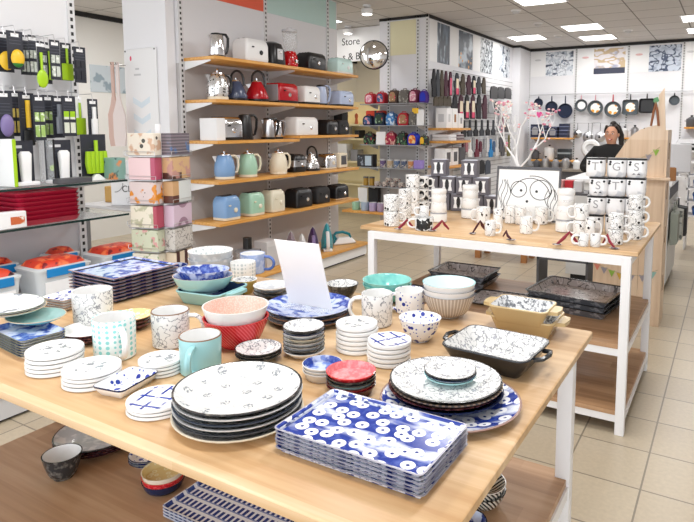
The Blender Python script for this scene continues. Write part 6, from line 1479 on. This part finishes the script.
wv = [K(590, 200), K(648, 200), K(648, 128), K(640, 129.5), K(633, 134), K(626, 141), K(620, 150), K(614, 158), K(606, 166), K(598, 173), K(590, 177)]
part('wave_panel', MB().prism(wv, YK+.022, YK+.04, 'y'), PLY, t)
part('front_panel', MB().box(-.885, -.562, YK+.0, YK+.018, 0, .80), PLY, t)
part('ledge', MB().box(-.56, x1+.05, YK-.06, YK-.001, K(650, 177)[1]-.016, K(650, 177)[1]), PLY, t)
part('rear_panel', MB().box(-.885, x1-.003, YK+.28, YK+.298, 0, 1.2), PLY, t)
JS = mat('ply_joint', '#8A6A4A', .7)
for z in (.25, .62, .95, 1.25): part('joint_slot', MB().box(x1+.018, x1+.0195, YK+.12, YK+.16, z, z+.12), JS, t)
def bunting(label, pts, cols, y, s=.045):
    t = thing('bunting', label, 'bunting', (0, 0, 0))
    P = [Vector((x, y, z)) for x, z in pts]; part('string', MB().tube(P, .0025, 5), mat('string', '#B9A88A', .7) if 'string' not in bpy.data.materials else bpy.data.materials['string'], t)
    n = len(cols)
    for i, cm in enumerate(cols):
        f = (i+.5)/n*(len(P)-1); a = P[int(f)].lerp(P[min(int(f)+1, len(P)-1)], f-int(f))
        part('flag', MB().at(a.x, y, a.z).prism([(-s/2, 0), (s/2, 0), (0, -s*1.05)], -.0008, .0008, 'y'), cm, t)
FL = [mat('flag_teal', '#8FB9B2', .7), mat('flag_grey', '#9A939C', .7), mat('flag_green', '#8FB54A', .7), mat('flag_coral', '#D98472', .7), mat('flag_mustard', '#C9A23E', .7)]
bunting('little flags strung across the upper plywood post', [K(628, 160), K(640, 158.5), K(650, 154), K(660, 147)], [FL[3], FL[0], FL[1], FL[2]], YK-.004)
bunting('little flags strung across the lower plywood panel', [(K(594, 262)[0], K(594, 262)[1]), K(606, 268), K(620, 273), K(640, 276), K(658, 270)], [FL[3], FL[1], FL[2], FL[4], FL[1], FL[1], FL[0]], YK-.004, .05)
p = ay(656, 98, YK-.03)
t = thing('wooden_tongs', 'dark wooden tongs with a green tag hanging on the plywood post', 'tongs', (p.x, YK-.02, K(656, 126)[1])); hh = p.z-K(656, 126)[1]
TW = mat('walnut_tongs', '#8A4F24', .4)
for s in (-1, 1): part('arm', MB().tube([(0, 0, hh*.85), (s*.012, 0, hh*.5), (s*.026, 0, 0)], [.007, .009, .008], 6), TW, t)
part('green_tag', MB().prism([(0, hh*.8), (.022, hh*.9), (.012, hh*1.04), (-.014, hh*1.0), (-.018, hh*.88)], -.008, -.004, 'y'), mat('leaf_green', '#5F9A6A', .6), t); part('peg', MB().tube([(0, .018, hh*.85), (0, -.01, hh*.85)], .005, 5), TW, t)
# blue goods at the far right
p = ay(691, 180, 8.2)
t = thing('goods_rack', 'open rack of blue trays at the right edge behind the till', 'rack', (p.x+.12, 8.2, 0))
zs = [ay(691, v, 8.05).z for v in (215, 201, 188, 175, 162)]
for z in zs: part('board', MB().box(-.16, .5, -.18, .18, z-.02, z), WMET, t)
for x in (-.16, .48): part('side_panel', MB().box(x, x+.02, -.18, .18, 0, zs[-1]+.15), WMET, t)
for i, z in enumerate(zs): solo('blue_tray', MB().loft([(.2, .12, .02, 0), (.22, .14, .03, .09), (.2, .12, .02, .09), (.19, .11, .02, .012)], 4), mat('steel_blue', '#2F5FA8', .5) if i == 0 else bpy.data.materials['steel_blue'], 'blue tray on the open rack at the right edge'+rank(i, 5), 'tray', (p.x+.12+.13, 8.15, z+.0006), 0, 'blue trays on the open rack')
solo('carton', MB().box(-.12, .12, -.1, .1, 0, .2, .004), BROWN, 'brown carton on the floor under the open rack', 'box', (p.x+.25, 7.85, 0))

# ---------------------------------------------------------------- the shop assistant
def skin(name, V, E, rad, m, parent, levels=2, root=0):
    me = bpy.data.meshes.new(name); me.from_pydata(V, E, []); o = bpy.data.objects.new(name, me); C.objects.link(o)
    o.modifiers.new('s', 'SKIN')
    for i, d in enumerate(me.skin_vertices[0].data):
        r = rad[i]; d.radius = (r, r) if not isinstance(r, tuple) else r; d.use_root = (i == root)
    sb = o.modifiers.new('d', 'SUBSURF'); sb.levels = levels; sb.render_levels = levels
    bpy.context.view_layer.update()
    me2 = bpy.data.meshes.new_from_object(o.evaluated_get(bpy.context.evaluated_depsgraph_get()))
    bpy.data.objects.remove(o); me2.materials.clear(); me2.materials.append(m)
    me2.polygons.foreach_set('use_smooth', [True]*len(me2.polygons))
    r = bpy.data.objects.new(name, me2); C.objects.link(r)
    if parent: r.parent = parent
    return r
p = ay(611, 135, 7.45)
PER = thing('person', 'smiling assistant in a black top with long dark tied back hair', 'person', (p.x+.01, 7.45, 0), math.radians(-4))
hz = ay(611, 134, 7.45).z - 1.455            # eye line on the photographed head
V = []; E_ = []; Rd = []
def jv(x, y, z, r, par=None):
    V.append((x, y, z+hz if z > .2 else z)); Rd.append(r)
    if par is not None: E_.append((par, len(V)-1))
    return len(V)-1
pel = jv(0, 0, .92, (.16, .12)); wa = jv(0, .0, 1.05, (.14, .105), pel); chn = jv(0, .0, 1.22, (.19, .12), wa); nb = jv(0, .008, 1.31, (.075, .06), chn); nk = jv(0, -.0, 1.345, .05, nb)
h1 = jv(0, -.022, 1.39, (.07, .072), nk); h2 = jv(0, -.012, 1.45, (.082, .092), h1); h3 = jv(0, .0, 1.515, (.072, .087), h2); h4 = jv(0, .0, 1.55, (.035, .045), h3)
for s in (-1, 1):
    sh = jv(s*.185, .0, 1.24, .068, chn); el = jv(s*.3, -.06, 1.04, .05, sh); wr_ = jv(s*.15, -.25, 1.035, .03, el); pm = jv(s*.11, -.33, 1.03, (.034, .018), wr_)
    for q, (fx, fl) in enumerate(((-.03, .055), (-.01, .065), (.01, .062), (.029, .05))):
        f1 = jv(s*.11+fx, -.37, 1.03, .009, pm); f2 = jv(s*.11+fx*1.1, -.37-fl*.55, 1.028, .0085, f1); jv(s*.11+fx*1.1, -.37-fl, 1.02, .0075, f2)
    th = jv(s*.11-s*.045, -.325, 1.03, .011, pm); jv(s*.11-s*.06, -.355, 1.025, .009, th)
    hp = jv(s*.09, .0, .84, .1, pel); kn = jv(s*.095, -.01, .5-hz, .06, hp); an = jv(s*.095, .02, .09, .042, kn); jv(s*.1, -.13, .04, .035, an)
body = skin('body', V, E_, Rd, SKIN, PER)
# clothes follow the same joints, a little fuller
V2 = []; E2 = []; R2_ = []
def jc(x, y, z, r, par=None):
    V2.append((x, y, z+hz)); R2_.append(r)
    if par is not None: E2.append((par, len(V2)-1))
    return len(V2)-1
a = jc(0, 0, .86, (.21, .17)); b = jc(0, 0, 1.05, (.2, .15), a); c_ = jc(0, 0, 1.21, (.225, .155), b); d_ = jc(0, .012, 1.295, (.13, .1), c_); d2 = jc(0, .016, 1.345, (.078, .068), d_)
for s in (-1, 1):
    sh = jc(s*.185, .0, 1.25, .088, c_); el = jc(s*.3, -.06, 1.04, .07, sh); jc(s*.17, -.23, 1.035, .05, el)
skin('black_top', V2, E2, R2_, mat('black_jersey', '#0C0C0E', .8), PER)
V3 = []; E3 = []; R3_ = []
tr = []
for s in (-1, 1):
    pass
Vt = [(0, 0, .9+hz), (-.09, 0, .82+hz), (-.095, -.01, .5), (-.095, .02, .12), (.09, 0, .82+hz), (.095, -.01, .5), (.095, .02, .12)]
skin('trousers', Vt, [(0, 1), (1, 2), (2, 3), (0, 4), (4, 5), (5, 6)], [(.16, .13), .115, .075, .06, .115, .075, .06], mat('dark_trousers', '#16171C', .8), PER)
# hair: a cap drawn back, a high tie and a long tail over one shoulder
hb = MB()
cap = []
for i in range(9):
    ph_ = PI*i/8*.62
    cap.append((.082*math.sin(ph_)+.001, .098*math.sin(ph_)+.001, 99, 1.47+hz+.105*math.cos(ph_), 0, .03))
hb.loft(cap[::-1], 7)
hb.ball((0, .05, 1.575+hz), (.038, .04, .035), 6)
hb.tube([(0, .07, 1.58+hz), (.045, .1, 1.53+hz), (.085, .085, 1.44+hz), (.1, .05, 1.33+hz), (.1, .01, 1.24+hz)], [.028, .034, .034, .028, .012], 8)
for s in (-1, 1): hb.tube([(s*.05, -.045, 1.55+hz), (s*.074, -.01, 1.5+hz), (s*.078, .03, 1.43+hz)], [.016, .018, .014], 7)
part('hair', hb, HAIRM, PER)
fc = MB()
for s in (-1, 1): fc.ball((s*.03, -.092, 1.458+hz), (.012, .006, .007), 4, 0, 6)
part('eyes', fc, mat('eye_white', (.75, .73, .7), .3), PER)
ir = MB()
for s in (-1, 1): ir.ball((s*.03-.002, -.0965, 1.458+hz), (.006, .003, .0065), 4, 0, 6)
part('irises', ir, HAIRM, PER)
br_ = MB()
for s in (-1, 1): br_.tube([(s*.014, -.094, 1.477+hz), (s*.03, -.097, 1.483+hz), (s*.047, -.085, 1.477+hz)], .004, 5)
part('brows', br_, HAIRM, PER)
part('nose', MB().at(0, -.092, 1.425+hz).prism([(-.014, 0), (.014, 0), (.006, .045), (-.006, .045)], .006, -.02, 'y', taper=.5), SKIN, PER)
part('mouth', MB().tube([(-.028, -.078, 1.398+hz), (-.014, -.089, 1.389+hz), (0, -.092, 1.386+hz), (.014, -.089, 1.389+hz), (.028, -.078, 1.398+hz)], [.003, .007, .008, .007, .003], 6), mat('lips', '#B5564E', .4), PER)
part('teeth', MB().tube([(-.018, -.0905, 1.3915+hz), (0, -.097, 1.389+hz), (.018, -.0905, 1.3915+hz)], [.002, .004, .002], 5), WPL, PER)
ea = MB()
for s in (-1, 1): ea.ball((s*.076, .0, 1.445+hz), (.01, .016, .026), 4, 0, 6)
part('ears', ea, SKIN, PER)
print('LABEL COUNT', len(LABELS), [k for k, v in LABELS.items() if len(v) > 1][:40])
